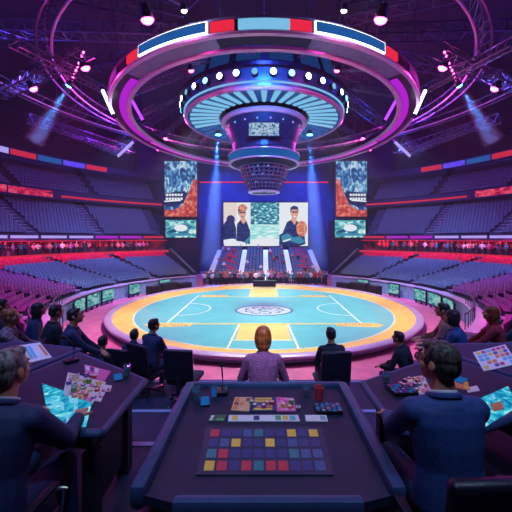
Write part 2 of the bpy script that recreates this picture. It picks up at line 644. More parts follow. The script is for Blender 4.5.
# ------------------------------------------------------------------ barrier, ledges, ribbon lights
for side in (-1, 1):
    sn = 'left' if side < 0 else 'right'
    t = thing('arena_barrier', f'long pale blue curved barrier wall below the {sn} lower stand', 'barrier', pol(14.1, side * 90, 0), 0, worldparts=True)
    MB().sweep([(13.95, 0), (14.4, 0), (14.4, 1.2), (13.95, 1.2)], side * 34, side * 138, 'barrier', 72).build('wall_panel', t)
    MB().sweep([(13.85, 1.2), (14.48, 1.2), (14.48, 1.3), (13.85, 1.3)], side * 34, side * 138, 'rim', 72).build('cap_rail', t)
    b = MB().sweep([(13.9, 2.02), (13.96, 2.02), (13.96, 2.08), (13.9, 2.08)], side * 108, side * 137, 'steel', 40)
    for k in range(14):
        p = pol(13.93, side * (108 + k * 29 / 13), 1.3)
        b.cone(p, p + Vector((0, 0, .75)), .025, .025, 'steel', 6)
    b.build('guard_rail', t)
    # advertising boards standing on the floor before the barrier
    for k, (f0, f1) in enumerate(((104, 96), (94.5, 86.5), (85, 78), (70, 64), (54, 48))):
        pos = ('nearest', 'second nearest', 'third', 'fourth', 'farthest')[k]
        bt = thing('advertising_board', f'glowing teal and white advertising board at the {sn} barrier, {pos} of five', 'board', pol(13.6, side * (f0 + f1) / 2, 0), 0, f'{sn} advertising boards', worldparts=True)
        MB().sweep([(13.45, .22), (13.52, .22), (13.52, 1.32), (13.45, 1.32)], side * f0, side * f1, 'hull_dark', 10).build('frame', bt)
        MB().sweep([(13.40, .36), (13.45, .36), (13.45, 1.22), (13.40, 1.22)], side * (f0 - .4), side * (f1 + .4), 'g_board', 10).build('panel', bt)
        for f in (f0 - .6, (f0 + f1) / 2, f1 + .6):
            p = pol(13.56, side * f, 0)
            MB().box(p + Vector((0, 0, .55)), (.1, .1, 1.1), 'steel_dark').build('post', bt)
    # ledge of the middle tier with its pale light line
    t = thing('balcony_ledge', f'lilac lit balcony ledge over the {sn} concourse crowd', 'balcony ledge', pol(24.8, side * 80, 5.5), 0, worldparts=True)
    MB().sweep([(24.4, 5.35), (25.2, 5.35), (25.2, 6.0), (24.4, 6.0)], side * 35.2, side * 128, 'hull_dark', 64).build('fascia', t)
    f = 35.5
    k = 0
    while f < 124:
        MB().sweep([(24.33, 5.62), (24.4, 5.62), (24.4, 5.9), (24.33, 5.9)], side * f, side * (f + 6.5), ('g_redsoft', 'g_lilac', 'g_lilac', 'g_magenta')[(k * 3 + k // 2) % 4], 8).build('light_panel', t)
        f += 7.3
        k += 1
    MB().sweep([(24.2, 3.5), (24.3, 3.5), (24.3, 3.95), (24.2, 3.95)], side * 34, side * 128, 'g_redsoft', 64).build('front_panel_light', t)
    MB().sweep([(24.9, 5.28), (25.1, 5.28), (25.1, 5.35), (24.9, 5.35)], side * 34, side * 128, 'g_red', 64).build('red_strip_light', t)
    # ribbon board under the upper tier
    t = thing('ribbon_board', f'red and pink glowing ribbon board under the {sn} upper tier', 'ribbon board', pol(29.3, side * 80, 10.8), 0, worldparts=True)
    MB().sweep([(29.2, 10.4), (29.7, 10.4), (29.7, 11.5), (29.2, 11.5)], side * 32.8, side * 120, 'hull_dark', 64).build('fascia', t)
    rb = glow_noise('ribbon_' + sn, [(.35, '#6a1446'), (.5, '#e02a5c'), (.62, '#ff6a80'), (.7, '#b0308c')], .8, 1.3, (1, 1, 2))
    f = 62
    while f < 118:
        MB().sweep([(29.12, 10.6), (29.2, 10.6), (29.2, 11.35), (29.12, 11.35)], side * f, side * (f + 9.4), rb, 10).build('light_panel', t)
        f += 9.8
    MB().sweep([(29.12, 10.7), (29.2, 10.7), (29.2, 10.95), (29.12, 10.95)], side * 33, side * 60, 'g_redsoft', 24).build('light_strip', t)
    # roof-edge light band, changing colour from panel to panel
    t = thing('roof_edge_board', f'multicoloured light band along the {sn} roof edge catwalk', 'light band', pol(30, side * 80, 15), 0, worldparts=True)
    MB().sweep([(30, 14.85), (30.5, 14.85), (30.5, 15.75), (30, 15.75)], side * 32.8, side * 120, 'hull_dark', 64).build('fascia', t)
    cols = ['g_redsoft', 'g_lilac', 'g_redsoft', 'g_magenta', 'g_redsoft', 'g_lilac', 'g_redsoft', glow('amber_' + sn, '#e0903c', .8)]
    for k in range(12):
        f0 = 48 + k * 5.6
        MB().sweep([(29.93, 14.98), (30, 14.98), (30, 15.6), (29.93, 15.6)], side * f0, side * (f0 + 5.2), cols[min(7, max(0, k - 3))] if k > 2 else ('g_redsoft', 'hull', 'g_panelblue')[k], 6).build('light_panel', t)
    # small far neon strip
    o = MB().box((side * 7.0, 54.3, 15.1), (7.8, .12, .18), 'g_red').build('neon_strip')
    tag(o, f'thin red neon strip high on the dark back wall, {sn} of the basket', 'light strip')

# ------------------------------------------------------------------ round stage with its court
st = thing('round_stage', 'round raised stage with teal and yellow court markings', 'stage', (0, CY, 0))


def cprof(b, prof, m, n=128):
    return b.sweep(prof, 0, 360, m, n, cy=0)


cprof(MB(), [(0, 0), (11.0, 0), (11.0, .33), (0, .33)], 'rim_dark').build('stage_base', st)
cprof(MB(), [(10.86, .3), (11.26, .26), (11.32, .3), (11.32, .4), (11.24, .46), (10.92, .46), (10.86, .4)], 'rim').build('rim', st, True)
cprof(MB(), [(11.0, .08), (11.14, .08), (11.14, .2), (11.0, .2)], 'hull').build('rim_groove', st)
cprof(MB(), [(0, .33), (10.88, .33), (10.88, .376), (0, .376)], 'yellow').build('yellow_border', st)
MB().sweep([(0, .374), (9.15, .374), (9.15, .382), (0, .382)], 0, 360, 'teal', 128, cy=-1.1).build('court_floor', st)
b = MB()
Z = .382


def flat(b, poly, m, h=.006, z=Z):
    b.prism(poly, z, z + h, m)


def seg(b, x0, y0, x1, y1, wd, m, h=.008):
    d = Vector((x1 - x0, y1 - y0, 0))
    n = Vector((-d.y, d.x, 0)).normalized() * wd / 2
    flat(b, [(x0 + n.x, y0 + n.y), (x1 + n.x, y1 + n.y), (x1 - n.x, y1 - n.y), (x0 - n.x, y0 - n.y)], m, h)


def arc(b, cx, cy, r, a0, a1, wd, m, n=32, h=.008):
    for i in range(n):
        t0, t1 = R(a0 + (a1 - a0) * i / n), R(a0 + (a1 - a0) * (i + 1) / n)
        flat(b, [(cx + rr * math.cos(t), cy + rr * math.sin(t)) for rr, t in ((r - wd / 2, t0), (r + wd / 2, t0), (r + wd / 2, t1), (r - wd / 2, t1))], m, h)


yn, yf = 19.6 - CY, 28.6 - CY
# yellow lanes, side tongues, lines
flat(b, [(-1.45, yn), (1.4, yn), (1.4, 16.5 - CY), (-1.45, 16.5 - CY)], 'yellow')
flat(b, [(-1.35, 28.7 - CY), (1.3, 28.7 - CY), (1.3, 33.0 - CY), (-1.35, 33.0 - CY)], 'yellow')
seg(b, -1.5, yn, -1.75, 15.2 - CY, .1, 'white_line')
seg(b, 1.45, yn, 1.65, 15.2 - CY, .1, 'white_line')
seg(b, -6.9, yn, 6.9, yn, .2, 'yellow')
seg(b, -5.9, yf, 5.9, yf, .16, 'yellow')
for s in (-1, 1):
    flat(b, [(s * 4.4, yn + .18), (s * 6.6, yn + .18), (s * 7.3, yn - .15), (s * 6.8, yn - .75), (s * 4.4, yn - .5)], 'yellow', .007)
    flat(b, [(s * 3.3, yf + .1), (s * 5.6, yf + .1), (s * 5.6, yf + .8), (s * 3.3, yf + .8)], 'yellow', .007)
    seg(b, s * 6.0, yn + .1, s * 6.0, yf + .9, .11, 'white_line')
    arc(b, s * 6.0, 23.7 - CY, 2.0, 90 if s > 0 else -90, 270 if s > 0 else 90, .1, 'white_line')
seg(b, -1.6, 16.45 - CY, 1.5, 16.45 - CY, .09, 'white_line')
arc(b, 0, -1.1, 9.15, 0, 360, .08, 'white_line', 96)
b.build('court_markings', st)
# brown letter-like strokes on the tongues
for s in (-1, 1):
    for (yy, x0, hh) in ((yn - .42, 4.65, .42), (yf + .22, 3.5, .45)):
        b = MB()
        for k in range(5):
            x = s * (x0 + k * .42)
            b.box((x - .12, yy + hh / 2, Z + .01), (.06, hh, .006), 'ochre')
            b.box((x, yy + (hh if k % 2 else hh / 2), Z + .01), (.2, .07, .006), 'ochre')
            if k % 3:
                b.box((x + .12, yy + hh / 2, Z + .01), (.06, hh, .006), 'ochre')
            else:
                b.box((x, yy, Z + .01), (.22, .07, .006), 'ochre')
        b.build('court_lettering', st)
# centre emblem: white disc with curling teal shapes
b = MB()
cy0 = 23.3 - CY
SLATE = mat('emblem_slate', '#2c6a94', .5)
flat(b, [(1.95 * math.cos(t * PI / 20), cy0 + 1.5 * math.sin(t * PI / 20)) for t in range(40)], mat('emblem_pale', '#bcd6da', .5), .008)
for t_ in range(40):
    a_, c_ = t_ * PI / 20, (t_ + 1) * PI / 20
    seg(b, 2.05 * math.cos(a_), cy0 + 1.6 * math.sin(a_), 2.05 * math.cos(c_), cy0 + 1.6 * math.sin(c_), .15, SLATE, .010)
sl = SLATE
for k in range(9):
    a = k * 40
    arc(b, 1.1 * math.cos(R(a)), cy0 + .85 * math.sin(R(a)), .3, a - 60, a + 130, .13, sl, 10, .012)
arc(b, .1, cy0, .45, 20, 300, .16, sl, 14, .012)
arc(b, -.1, cy0 + .02, .2, -80, 160, .12, 'teal', 10, .012)
b.build('centre_emblem', st)

# scorer's table far on the stage and dark equipment cases beside the tunnels
t = thing('scorer_table', 'small dark scorer table at the far edge of the stage', 'table', (.05, 34.2, .38))
MB().box((0, 0, .68), (2.4, .6, .06), 'desk_body').build('table_top', t)
MB().box((0, -.27, .38), (2.4, .04, .54), 'hull_dark').build('front_panel', t)
for sx in (-1, 1):
    MB().box((sx * 1.12, 0, .33), (.06, .5, .66), 'steel_dark').build('leg', t)
for side in (-1, 1):
    sn = 'left' if side < 0 else 'right'
    for k, (f, wd, hh) in enumerate(((52, 1.8, .9), (43, 1.4, .7), (60, 1.2, .8))):
        p = pol(12.6, side * f, 0)
        nm = ('largest', 'farthest', 'nearest')[k]
        t = thing('equipment_case', f'dark equipment case on the pink floor beside the stage, {sn} side, {nm}', 'case', p, -R(side * f))
        MB().rbox((0, 0, hh / 2 + .06), (wd, .8, hh), 'black', .04).build('body', t)
        MB().rbox((0, 0, hh + .09), (wd + .03, .83, .1), 'hull_dark', .03).build('lid', t)
        for sx in (-1, 1):
            for sy in (-1, 1):
                MB().cone((sx * (wd / 2 - .12), sy * .3, .0), (sx * (wd / 2 - .12), sy * .3, .07), .05, .05, 'steel_dark', 8).build('caster', t)
# ------------------------------------------------------------------ hanging halo ring
TILT = R(-3.2)
hr = thing('hanging_ring', 'huge white and magenta halo ring hung around the scoreboard', 'ceiling ring', (0, CY, 14.76))
hr.rotation_euler = (TILT, 0, 0)


def rs(prof, f0, f1, m, name, n=96, smooth=False):
    return MB().sweep(prof, f0, f1, m, n, cy=0).build(name, hr, smooth)


rs([(10.1, -.5), (10.9, -.5), (11.0, -.4), (11.0, .1), (10.8, .2), (10.1, .2), (9.9, 0)], 0, 360, 'hull_dark', 'hull', 128)
rs([(10.86, -.62), (11.06, -.62), (11.1, -.54), (11.06, -.46), (10.86, -.46)], 0, 360, 'lilac', 'outer_rim_tube', 128, True)
rs([(9.72, -.62), (9.96, -.62), (10.0, -.54), (9.96, -.42), (9.72, -.42), (9.68, -.54)], 0, 360, 'lilac', 'inner_rim_tube', 128, True)
rs([(10.9, .1), (11.08, .1), (11.08, .2), (10.9, .2)], 0, 360, 'hull', 'top_rim', 128)
for f0, f1, m in ((-134, -76, 'g_magenta'), (76, 134, 'g_magenta'), (-74, -28, 'g_pinksoft'), (28, 74, 'g_pinksoft'), (-26, 26, 'g_magenta')):
    rs([(10.02, -.56), (10.42, -.56), (10.42, -.5), (10.02, -.5)], f0, f1, m, 'underside_light', 24)
for f0, f1, m in ((136, 168, 'hull'), (192, 224, 'hull')):
    rs([(10.02, -.54), (10.8, -.54), (10.8, -.5), (10.02, -.5)], f0, f1, m, 'underside_panel', 16)


def ring_panel(f0, f1):
    p = rs([(11.0, -.44), (11.12, -.44), (11.12, .1), (11.0, .1)], f0, f1, 'g_white', 'light_panel', 12)
    s = 1 if f1 > f0 else -1
    c = MB().sweep([(11.1, -.395), (11.15, -.395), (11.15, .055), (11.1, .055)], f0 + s * .3, f1 - s * .3, 'g_panelblue', 12, cy=0).build('blue_centre', p)


for f0, f1 in ((-145, -166.5), (147, 168)):
    ring_panel(f0, f1)
for f0, f1, m in ((-167.2, -173, 'g_red'), (168.7, 174, 'g_red'), (-139, -144, 'g_red'), (141, 146, 'g_red'),
                  (-174, -186, 'g_strip'), (-132, -110, 'hull'), (134, 112, 'hull')):
    rs([(11.0, -.4), (11.1, -.4), (11.1, .05), (11.0, .05)], f0, f1, m, 'accent_panel', 8)
# ring hangers
for k in range(16):
    a = R(k * 22.5 + 11)
    b = MB()
    b.cone((10.4 * math.sin(a), 10.4 * math.cos(a), .2), (11.5 * math.sin(a), 11.5 * math.cos(a), 6.8), .04, .04, 'steel', 6)
    b.build('hanger_cable', hr)

# ------------------------------------------------------------------ hanging scoreboard (drum, collar, lower body, basket)
sb = thing('hanging_scoreboard', 'round hanging scoreboard drum with radial light strips and basket below', 'scoreboard', (0, CY, 0))


def ss(prof, m, name, f0=0, f1=360, n=96, smooth=False, closed=True, parent=None):
    return MB().sweep(prof, f0, f1, m, n, cy=0, closed=closed).build(name, parent or sb, smooth)


drumblue = mat('drum_blue', '#3678b4', .35, .4, noise=.3, nscale=4)
ss([(3.4, 15.0), (5.9, 14.75), (6.0, 14.8), (6.32, 15.9), (6.2, 16.1), (3.4, 16.1)], drumblue, 'drum_shell')
ss([(5.88, 14.62), (6.04, 14.62), (6.14, 14.72), (6.04, 14.86), (5.88, 14.86)], 'lilac', 'lower_rim', smooth=True)
ss([(6.3, 15.86), (6.5, 15.86), (6.5, 16.08), (6.3, 16.12)], 'hull_dark', 'upper_rim')
ss([(6.1, 14.98), (6.16, 14.98), (6.18, 15.07), (6.12, 15.07)], 'g_strip', 'rim_light')
ss([(3.05, 14.42), (3.25, 14.4), (3.4, 14.55), (3.3, 14.75), (3.05, 14.75)], 'lilac', 'collar', smooth=True)
ss([(6.0, 16.1), (5.2, 18.6), (5.0, 18.6), (5.8, 16.1)], 'hull_dark', 'upper_drum')
for k in range(18):
    f = k * 20 + 2
    o = MB().sweep([(5.93, 16.5), (5.42, 18.1), (5.38, 18.1), (5.89, 16.5)], f, f + 15, 'g_bluedim', 4, cy=0)
    o.build('upper_light_panel', sb)
for k in range(40):      # radial light strips below the drum
    f = k * 9
    dd = abs((f + 180) % 360 - 180)     # 0 = far, 180 = near
    a0, a1 = f - 2.0, f + 2.0
    MB().sweep([(3.55, 14.90), (5.7, 14.68), (5.7, 14.76), (3.55, 14.98)], a0, a1, 'g_strip' if dd > 80 else 'g_panelblue', 2, cy=0).build('radial_light_strip', sb)
for k in range(36):      # lamps round the drum wall
    f = k * 10 + 5
    a = R(f)
    u = Vector((math.sin(a), math.cos(a), 0))
    c = u * 6.2 + Vector((0, 0, 15.5))
    lamp = MB().cone(c - u * .1, c + u * .22, .24, .22, 'steel_dark', 12).build('drum_lamp', sb)
    MB().cone(c + u * .2, c + u * .25, .19, .19, ('g_lampwhite', 'g_lampblue', 'g_lampwhite', 'g_strip', 'g_lampwhite')[k % 5], 12).build('lens', lamp)
bodyb = mat('body_blue', '#26407c', .35, .4, noise=.5, nscale=6)
ss([(3.1, 14.5), (2.75, 13.6), (2.5, 12.9), (2.45, 12.3), (2.7, 12.0), (2.72, 11.95), (0.2, 11.95), (.2, 14.5)], bodyb, 'inner_body', n=64)
ss([(2.55, 12.02), (2.8, 11.98), (2.8, 11.5), (2.55, 11.46)], 'g_panelblue', 'blue_band', n=64)
ss([(2.5, 12.05), (2.82, 12.02), (2.82, 12.1), (2.5, 12.14)], 'lilac', 'band_rim', n=64, smooth=True)
ss([(2.5, 11.4), (2.82, 11.38), (2.82, 11.46), (2.5, 11.5)], 'lilac', 'band_rim', n=64, smooth=True)
scr = MB().rbox((0, -2.85, 13.25), (2.3, .2, 1.1), 'hull_dark', .04, rot=(R(-8), 0, 0)).build('display', sb)
MB().box((0, -2.97, 13.24), (2.1, .03, .95), glow_noise('disp', [(.35, '#274a86'), (.48, '#7fb0d8'), (.56, '#dcecff'), (.66, '#3c66a8')], .8, 5), rot=(R(-8), 0, 0)).build('lit_face', scr)
for k in range(20):
    a = R(k * 18 + 9)
    u = Vector((math.sin(a), math.cos(a), 0))
    c = u * 2.98 + Vector((0, 0, 14.05))
    MB().ell(c, .07, ('g_strip', 'g_lilac')[k % 2], nu=8, nv=6).build('small_lamp', sb)
ss([(2.6, 11.4), (2.0, 11.15), (1.9, 11.15), (2.5, 11.4)], 'hull_dark', 'basket_neck', n=48)
bk = MB()
for k in range(8):
    z = 11.15 - k * .27
    r = 2.0 - .12 * k
    bk.tube([(r * math.sin(R(j * 10)), r * math.cos(R(j * 10)), z) for j in range(36)], .05, 'hull', 6, True)
for k in range(30):
    a = R(k * 12)
    bk.cone((2.0 * math.sin(a), 2.0 * math.cos(a), 11.15), (1.16 * math.sin(a + .12), 1.16 * math.cos(a + .12), 9.26), .03, .03, 'hull', 5)
    bk.cone((2.0 * math.sin(a), 2.0 * math.cos(a), 11.15), (1.16 * math.sin(a - .12), 1.16 * math.cos(a - .12), 9.26), .03, .03, 'hull', 5)
bk.build('basket_frame', sb)
ss([(1.85, 11.1), (1.02, 9.26), (.2, 9.26), (.2, 11.1)], bodyb, 'basket_core', n=40)
ss([(1.0, 9.2), (1.24, 9.2), (1.28, 9.3), (1.0, 9.3)], 'lilac', 'basket_rim', n=48)
for rr, zz, nn in ((1.9, 10.95, 16), (1.66, 10.4, 14), (1.4, 9.85, 12)):
    for k in range(nn):
        a = R(k * 360 / nn + zz * 30)
        MB().ell((rr * math.sin(a), rr * math.cos(a), zz), .06, ('g_redsoft', 'g_lilac', 'g_strip', 'g_redsoft')[k % 4], nu=8, nv=6).build('basket_lamp', sb)
for k in range(12):
    a = R(k * 30)
    b = MB()
    b.cone((5.0 * math.sin(a), 5.0 * math.cos(a), 18.5), (6.5 * math.sin(a), 6.5 * math.cos(a), 21.8), .06, .06, 'steel', 6)
    b.build('hanger', sb)
# blue beam lamps fixed under the drum
for side in (-1, 1):
    c = Vector((side * 3.9, 27.3 - CY, 14.45))
    l = MB().cone(c + Vector((0, 0, .35)), c, .22, .3, 'steel_dark', 14).build('beam_lamp', sb)
    MB().cone(c + Vector((0, 0, .02)), c - Vector((0, 0, .03)), .26, .26, 'g_lampblue', 14).build('lens', l)
    wp = c + Vector((0, CY, -.1))
    light('SPOT', 'beam', wp, '#2a78ff', 110000, (side * 6.2, 36, 0), .12, 10, .5)


# ------------------------------------------------------------------ trusses
def truss(b, p0, p1, w, m='steel', n=None, r=.05):
    p0, p1 = Vector(p0), Vector(p1)
    d = (p1 - p0)
    L = d.length
    d.normalize()
    u = d.cross(Vector((0, 0, 1)))
    if u.length < .05:
        u = d.cross(Vector((1, 0, 0)))
    u.normalize()
    v = u.cross(d)
    offs = [u * w / 2 - v * w / 2, -u * w / 2 - v * w / 2, v * w / 2]
    for o in offs:
        b.cone(p0 + o, p1 + o, r, r, m, 5)
    n = n or max(3, int(L / (w * 1.1)))
    for i in range(n):
        a, c = p0 + d * L * i / n, p0 + d * L * (i + 1) / n
        for j in range(3):
            o0, o1 = offs[j], offs[(j + 1) % 3]
            b.cone(a + o0, c + o1, r * .55, r * .55, m, 4, False)
            b.cone(a + o0, a + o1, r * .5, r * .5, m, 4, False)
    return b


for k in range(20):
    f = k * 18 + 9
    p0, p1 = pol(6.5, f, 21.3), pol(36, f, 19.2)
    if p0.y < 2 and p1.y < 2:
        continue
    b = truss(MB(), p0, p1, 1.1, 'steel_dark' if k % 2 else 'steel', 22, .06)
    o = b.build('roof_truss', loc=tuple(p0))
    tag(o, 'long steel lattice truss radiating outward across the dark roof', 'truss', 'radial roof trusses')
# two catwalk rings
for r, z, nm in ((14.0, 16.3, 'inner'), (22, 18.6, 'outer')):
    t = thing('catwalk_ring', f'{nm} curved steel catwalk ring hung under the dark roof', 'catwalk', pol(r, 0, z), 0, worldparts=True)
    b = MB()
    for dr, dz in ((0, 0), (.7, 0), (.35, .8)):
        b.tube([pol(r + dr, a, z + dz) for a in range(0, 360, 4)], .07, 'lilac' if dz == 0 and dr == 0 else 'steel', 6, True)
    b.build('chord', t)
    b = MB()
    for a in range(0, 360, 4):
        b.cone(pol(r, a, z), pol(r + .35, a + 2, z + .8), .03, .03, 'steel', 4, False)
        b.cone(pol(r + .7, a, z), pol(r + .35, a + 2, z + .8), .03, .03, 'steel', 4, False)
        b.cone(pol(r, a, z), pol(r + .7, a + 4, z), .03, .03, 'steel', 4, False)
    b.build('lattice', t)
    for a in range(0, 360, 20):
        b = MB()
        b.cone(pol(r + .35, a + 9, z + .8), pol(r + .35, a + 9, 22.4), .03, .03, 'steel', 5, False)
        b.build('hanger_cable', t)
# slanting trusses between the ring and the upper stands, left and right
for side in (-1, 1):
    sn = 'left' if side < 0 else 'right'
    for k, (a, c, w_) in enumerate((((30, 118, 24), (132, 150, 34), .7), ((0, 92, 22), (88, 46, 17), .8), ((40, 146, 44), (128, 112, 40), .8), ((12, 40, 15), (110, 92, 24), .5), ((60, 128, 28), (118, 152, 36), .6))):
        P = [at(264 + side * (q[0] - 264) * (1 if side < 0 else -1) if side < 0 else 528 - q[0], q[1], q[2]) for q in (a, c)]
        if side < 0:
            P = [at(q[0], q[1], q[2]) for q in (a, c)]
        nm = ('low long', 'steep lamp carrying', 'level', 'high thin', 'lowest far')[k]
        o = truss(MB(), P[0], P[1], w_, 'steel', None, .045).build('lighting_truss', loc=tuple(P[0]))
        tag(o, f'{nm} steel lattice lighting truss hung above the {sn} stands', 'truss')
# thin struts between drum and ring
b = MB()
for k in range(14):
    f = k * 360 / 14 + 6
    o = truss(MB(), pol(6.6, f, 16.6), pol(10.4, f + 5, 15.0), .35, 'steel', 8, .035).build('ring_strut', loc=tuple(pol(6.6, f, 16.6)))
    tag(o, 'thin lattice strut tying the hanging ring to the scoreboard drum', 'strut', 'struts between ring and drum')


# ------------------------------------------------------------------ lamps
def lamp(pos, aim, m, label, r=.22, cat='stage lamp', col=None, energy=0, name='stage_lamp', spot=None):
    pos = Vector(pos)
    t = thing(name, label, cat, pos)
    q = (Vector(aim) - pos).to_track_quat('-Z', 'Y').to_matrix()
    d = q @ Vector((0, 0, -1))
    MB().cone(-d * r * 1.8, d * r * .2, r * .7, r * 1.08, 'steel_dark', 14).build('housing', t)
    MB().ell(d * r * .15, (r, r, r * .75), m, rot=q, nu=14, nv=8).build('lens', t, True)
    u = q @ Vector((1, 0, 0))
    up = Vector((0, 0, 1))
    y = MB()
    y.cone(u * r * 1.2, u * r * 1.2 + up * r * 2.2, r * .12, r * .12, 'steel', 6)
    y.cone(-u * r * 1.2, -u * r * 1.2 + up * r * 2.2, r * .12, r * .12, 'steel', 6)
    y.cone(u * r * 1.2 + up * r * 2.2, -u * r * 1.2 + up * r * 2.2, r * .12, r * .12, 'steel', 6)
    y.cone(up * r * 2.2, up * r * 4, r * .1, r * .1, 'steel', 6)
    y.build('yoke', t)
    if energy:
        if spot:
            light('SPOT', 'lamp_light', pos + d * r * 1.3, col, energy, aim, .1, spot, .5)
        else:
            light('POINT', 'lamp_light', pos + d * r * 2.2, col, energy, None, .2)
    return t


PK = '#ff2f9c'
LMP = [  # px, py, depth, radius, material, colour, energy, label
    (147, 18, 13, .26, 'g_pink', PK, 160, 'large glowing pink stage lamp above the {s} white ring panel'),
    (184, 10, 14, .14, 'g_white', '#cfe0ff', 120, 'small white star bright lamp at the roof above the {s} ring panel'),
    (85, 67, 18, .24, 'g_pink', PK, 220, 'pink stage lamp at the top of the {s} lamp carrying truss'),
    (33, 88, 17, .2, 'g_pink', PK, 200, 'pink stage lamp at the low outer end of the {s} truss'),
    (191, 70, 17.5, .15, 'g_pink', '#ff2f70', 250, 'red pink lamp beside the {s} edge of the scoreboard drum'),
    (165, 139, 34, .27, 'g_pink', PK, 1200, 'pink lamp glowing beyond the ring, upper one on the {s}'),
    (158, 149, 35, .2, 'g_pink', PK, 500, 'small pink lamp beyond the ring, lower one on the {s}'),
    (128, 130, 30, .16, 'g_violet', '#b040ff', 800, 'violet lamp under the {s} curve of the ring'),
]
for side in (-1, 1):
    sn = 'left' if side < 0 else 'right'
    for px, py, d, r, m, col, e, lab in LMP:
        x = px if side < 0 else 528 - px
        p = at(x, py, d)
        lamp(p, (p.x * .4, p.y + (4 if d < 20 else -6), 0), m, lab.format(s=sn), r, col=col, energy=e)
    # row of little pink lamps along the steep truss
    for k in range(9):
        q = at((84 - 1.5 * k) if side < 0 else (444 + 1.5 * k), 53 + 3.6 * k, 18 + .3 * k)
        t = thing('small_lamp', f'tiny pink lamp in the row down the {sn} lamp carrying truss', 'lamp', q, 0, f'{sn} row of tiny pink lamps')
        MB().cone((-.0, .1, 0), (0, -.06, 0), .07, .09, 'steel_dark', 8).build('housing', t)
        MB().ell((0, -.06, 0), (.07, .04, .07), 'g_pink', nu=8, nv=6).build('lens', t)
    # cold blue beam lamp on that truss
    p = at(69 if side < 0 else 459, 85, 18)
    aim = at(30 if side < 0 else 498, 150, 18.5)
    lamp(p, aim, 'g_lampblue', f'blue beam lamp at the foot of the {sn} lamp carrying truss', .16, col='#3c9cff', energy=9000, spot=14)
    # tube lights
    for k, (a, c, d, m, lab) in enumerate((((102, 89), (114, 116), 21, 'g_white', 'slanting white tube light outside the {s} curve of the ring'),
                                           ((130, 97), (144, 122), 22, 'g_violet', 'slanting violet tube light inside the {s} curve of the ring'),
                                           ((117, 157), (134, 141), 31, 'g_lilac', 'pale slanting tube light below the {s} curve of the ring'))):
        P = [at(q[0] if side < 0 else 528 - q[0], q[1], d) for q in (a, c)]
        t = thing('tube_light', lab.format(s=sn), 'tube light', P[0])
        v = P[1] - P[0]
        rr = .1 if k < 2 else .13
        bb = MB().cone((0, 0, 0), v, rr, rr, m, 10)
        bb.build('tube', t)
        n = v.normalized()
        for e in (Vector((0, 0, 0)), v):
            MB().cone(e - n * .1, e + n * .1, rr * 1.4, rr * 1.4, 'steel_dark', 10).build('end_cap', t)
        off = Vector((0, .16, .05))
        MB().cone(off, off + v, rr * .7, rr * .7, 'steel', 8).build('batten', t)

# ------------------------------------------------------------------ screens
def screen(name, label, px0, px1, py0, py1, d):
    a, c = at(px0, py1, d), at(px1, py0, d)
    W, HH = c.x - a.x, c.z - a.z
    t = thing(name, label, 'screen', (a.x, d, a.z))
    b = MB()
    e = .18
    b.box((W / 2, .2, HH / 2), (W + 2 * e, .3, HH + 2 * e), 'black')
    b.build('frame', t)
    return t, W, HH


class Pic:
    def __init__(s, W, HH):
        s.b = MB()
        s.W, s.H = W, HH
        s.k = 0

    def poly(s, pts, m):
        """points in fractions of the screen, y up"""
        s.k += 1
        y = .04 - s.k * .004
        s.b.add([(u * s.W, y, v * s.H) for u, v in pts], [tuple(range(len(pts)))], m)

    def disc(s, u, v, ru, rv, m, n=20):
        s.poly([(u + ru * math.cos(2 * PI * i / n), v + rv * math.sin(2 * PI * i / n)) for i in range(n)], m)


S_ = .95
pw = glow('pic_white', '#e9eef6', S_)
pcream = glow('pic_cream', '#e8d8d4', S_)
pskin = glow('pic_skin', '#e0a48c', S_)
pnavy = glow_noise('pic_navy', [(.4, '#101c48'), (.6, '#2a3f86')], S_, 2.5)
phair = glow('pic_hair', '#27306a', S_)
porange = glow_noise('pic_orange', [(.4, '#b8604a'), (.6, '#f0a888')], S_, 3)
ptree = glow_noise('pic_trees', [(.36, '#173a6a'), (.47, '#2f7c9e'), (.55, '#55b0c0'), (.64, '#d8fff4')], S_, 1.6, (1, 1, 2))
pwater = glow_noise('pic_water', [(.38, '#7fd0da'), (.5, '#b6ecec'), (.62, '#e8fcf4')], S_, 1.2, (.6, 1, 3))
pteal = glow('pic_teal', '#3a8cae', S_)
t, W, HH = screen('video_wall', 'large central video wall showing people and teal trees', 223.5, 308, 202.5, 246, 52)
p = Pic(W, HH)
p.poly([(0, 0), (1, 0), (1, 1), (0, 1)], pw)
p.poly([(.32, .5), (.66, .5), (.66, 1), (.32, 1)], ptree)
p.poly([(.30, .0), (.66, .0), (.66, .5), (.32, .5)], pwater)
p.poly([(.32, .0), (.64, .0), (.66, .16), (.45, .2), (.32, .14)], pw)
# left: person in dark clothes behind another
p.poly([(0, 1), (.16, 1), (.15, .55), (0, .5)], pcream)
p.poly([(.0, .05), (.0, .5), (.05, .62), (.12, .6), (.15, .4), (.15, .1)], pnavy)
p.disc(.085, .61, .05, .1, phair)
p.poly([(.0, 0), (.20, 0), (.21, .14), (.1, .17), (0, .14)], pw)
p.poly([(.15, .12), (.16, .5), (.2, .6), (.27, .58), (.315, .35), (.31, .04), (.22, .1)], pnavy)
p.poly([(.2, .6), (.235, .5), (.27, .58), (.25, .66), (.21, .66)], pskin)
p.disc(.225, .76, .042, .13, pskin)
p.disc(.225, .87, .055, .09, porange)
p.poly([(.17, .84), (.18, .7), (.195, .84)], phair)
p.disc(.21, .77, .017, .02, pnavy, 10)
p.disc(.245, .77, .017, .02, pnavy, 10)
p.poly([(.205, .68), (.245, .68), (.235, .665), (.215, .665)], phair)
p.poly([(.25, .1), (.32, .25), (.32, .2), (.27, .02)], pteal)
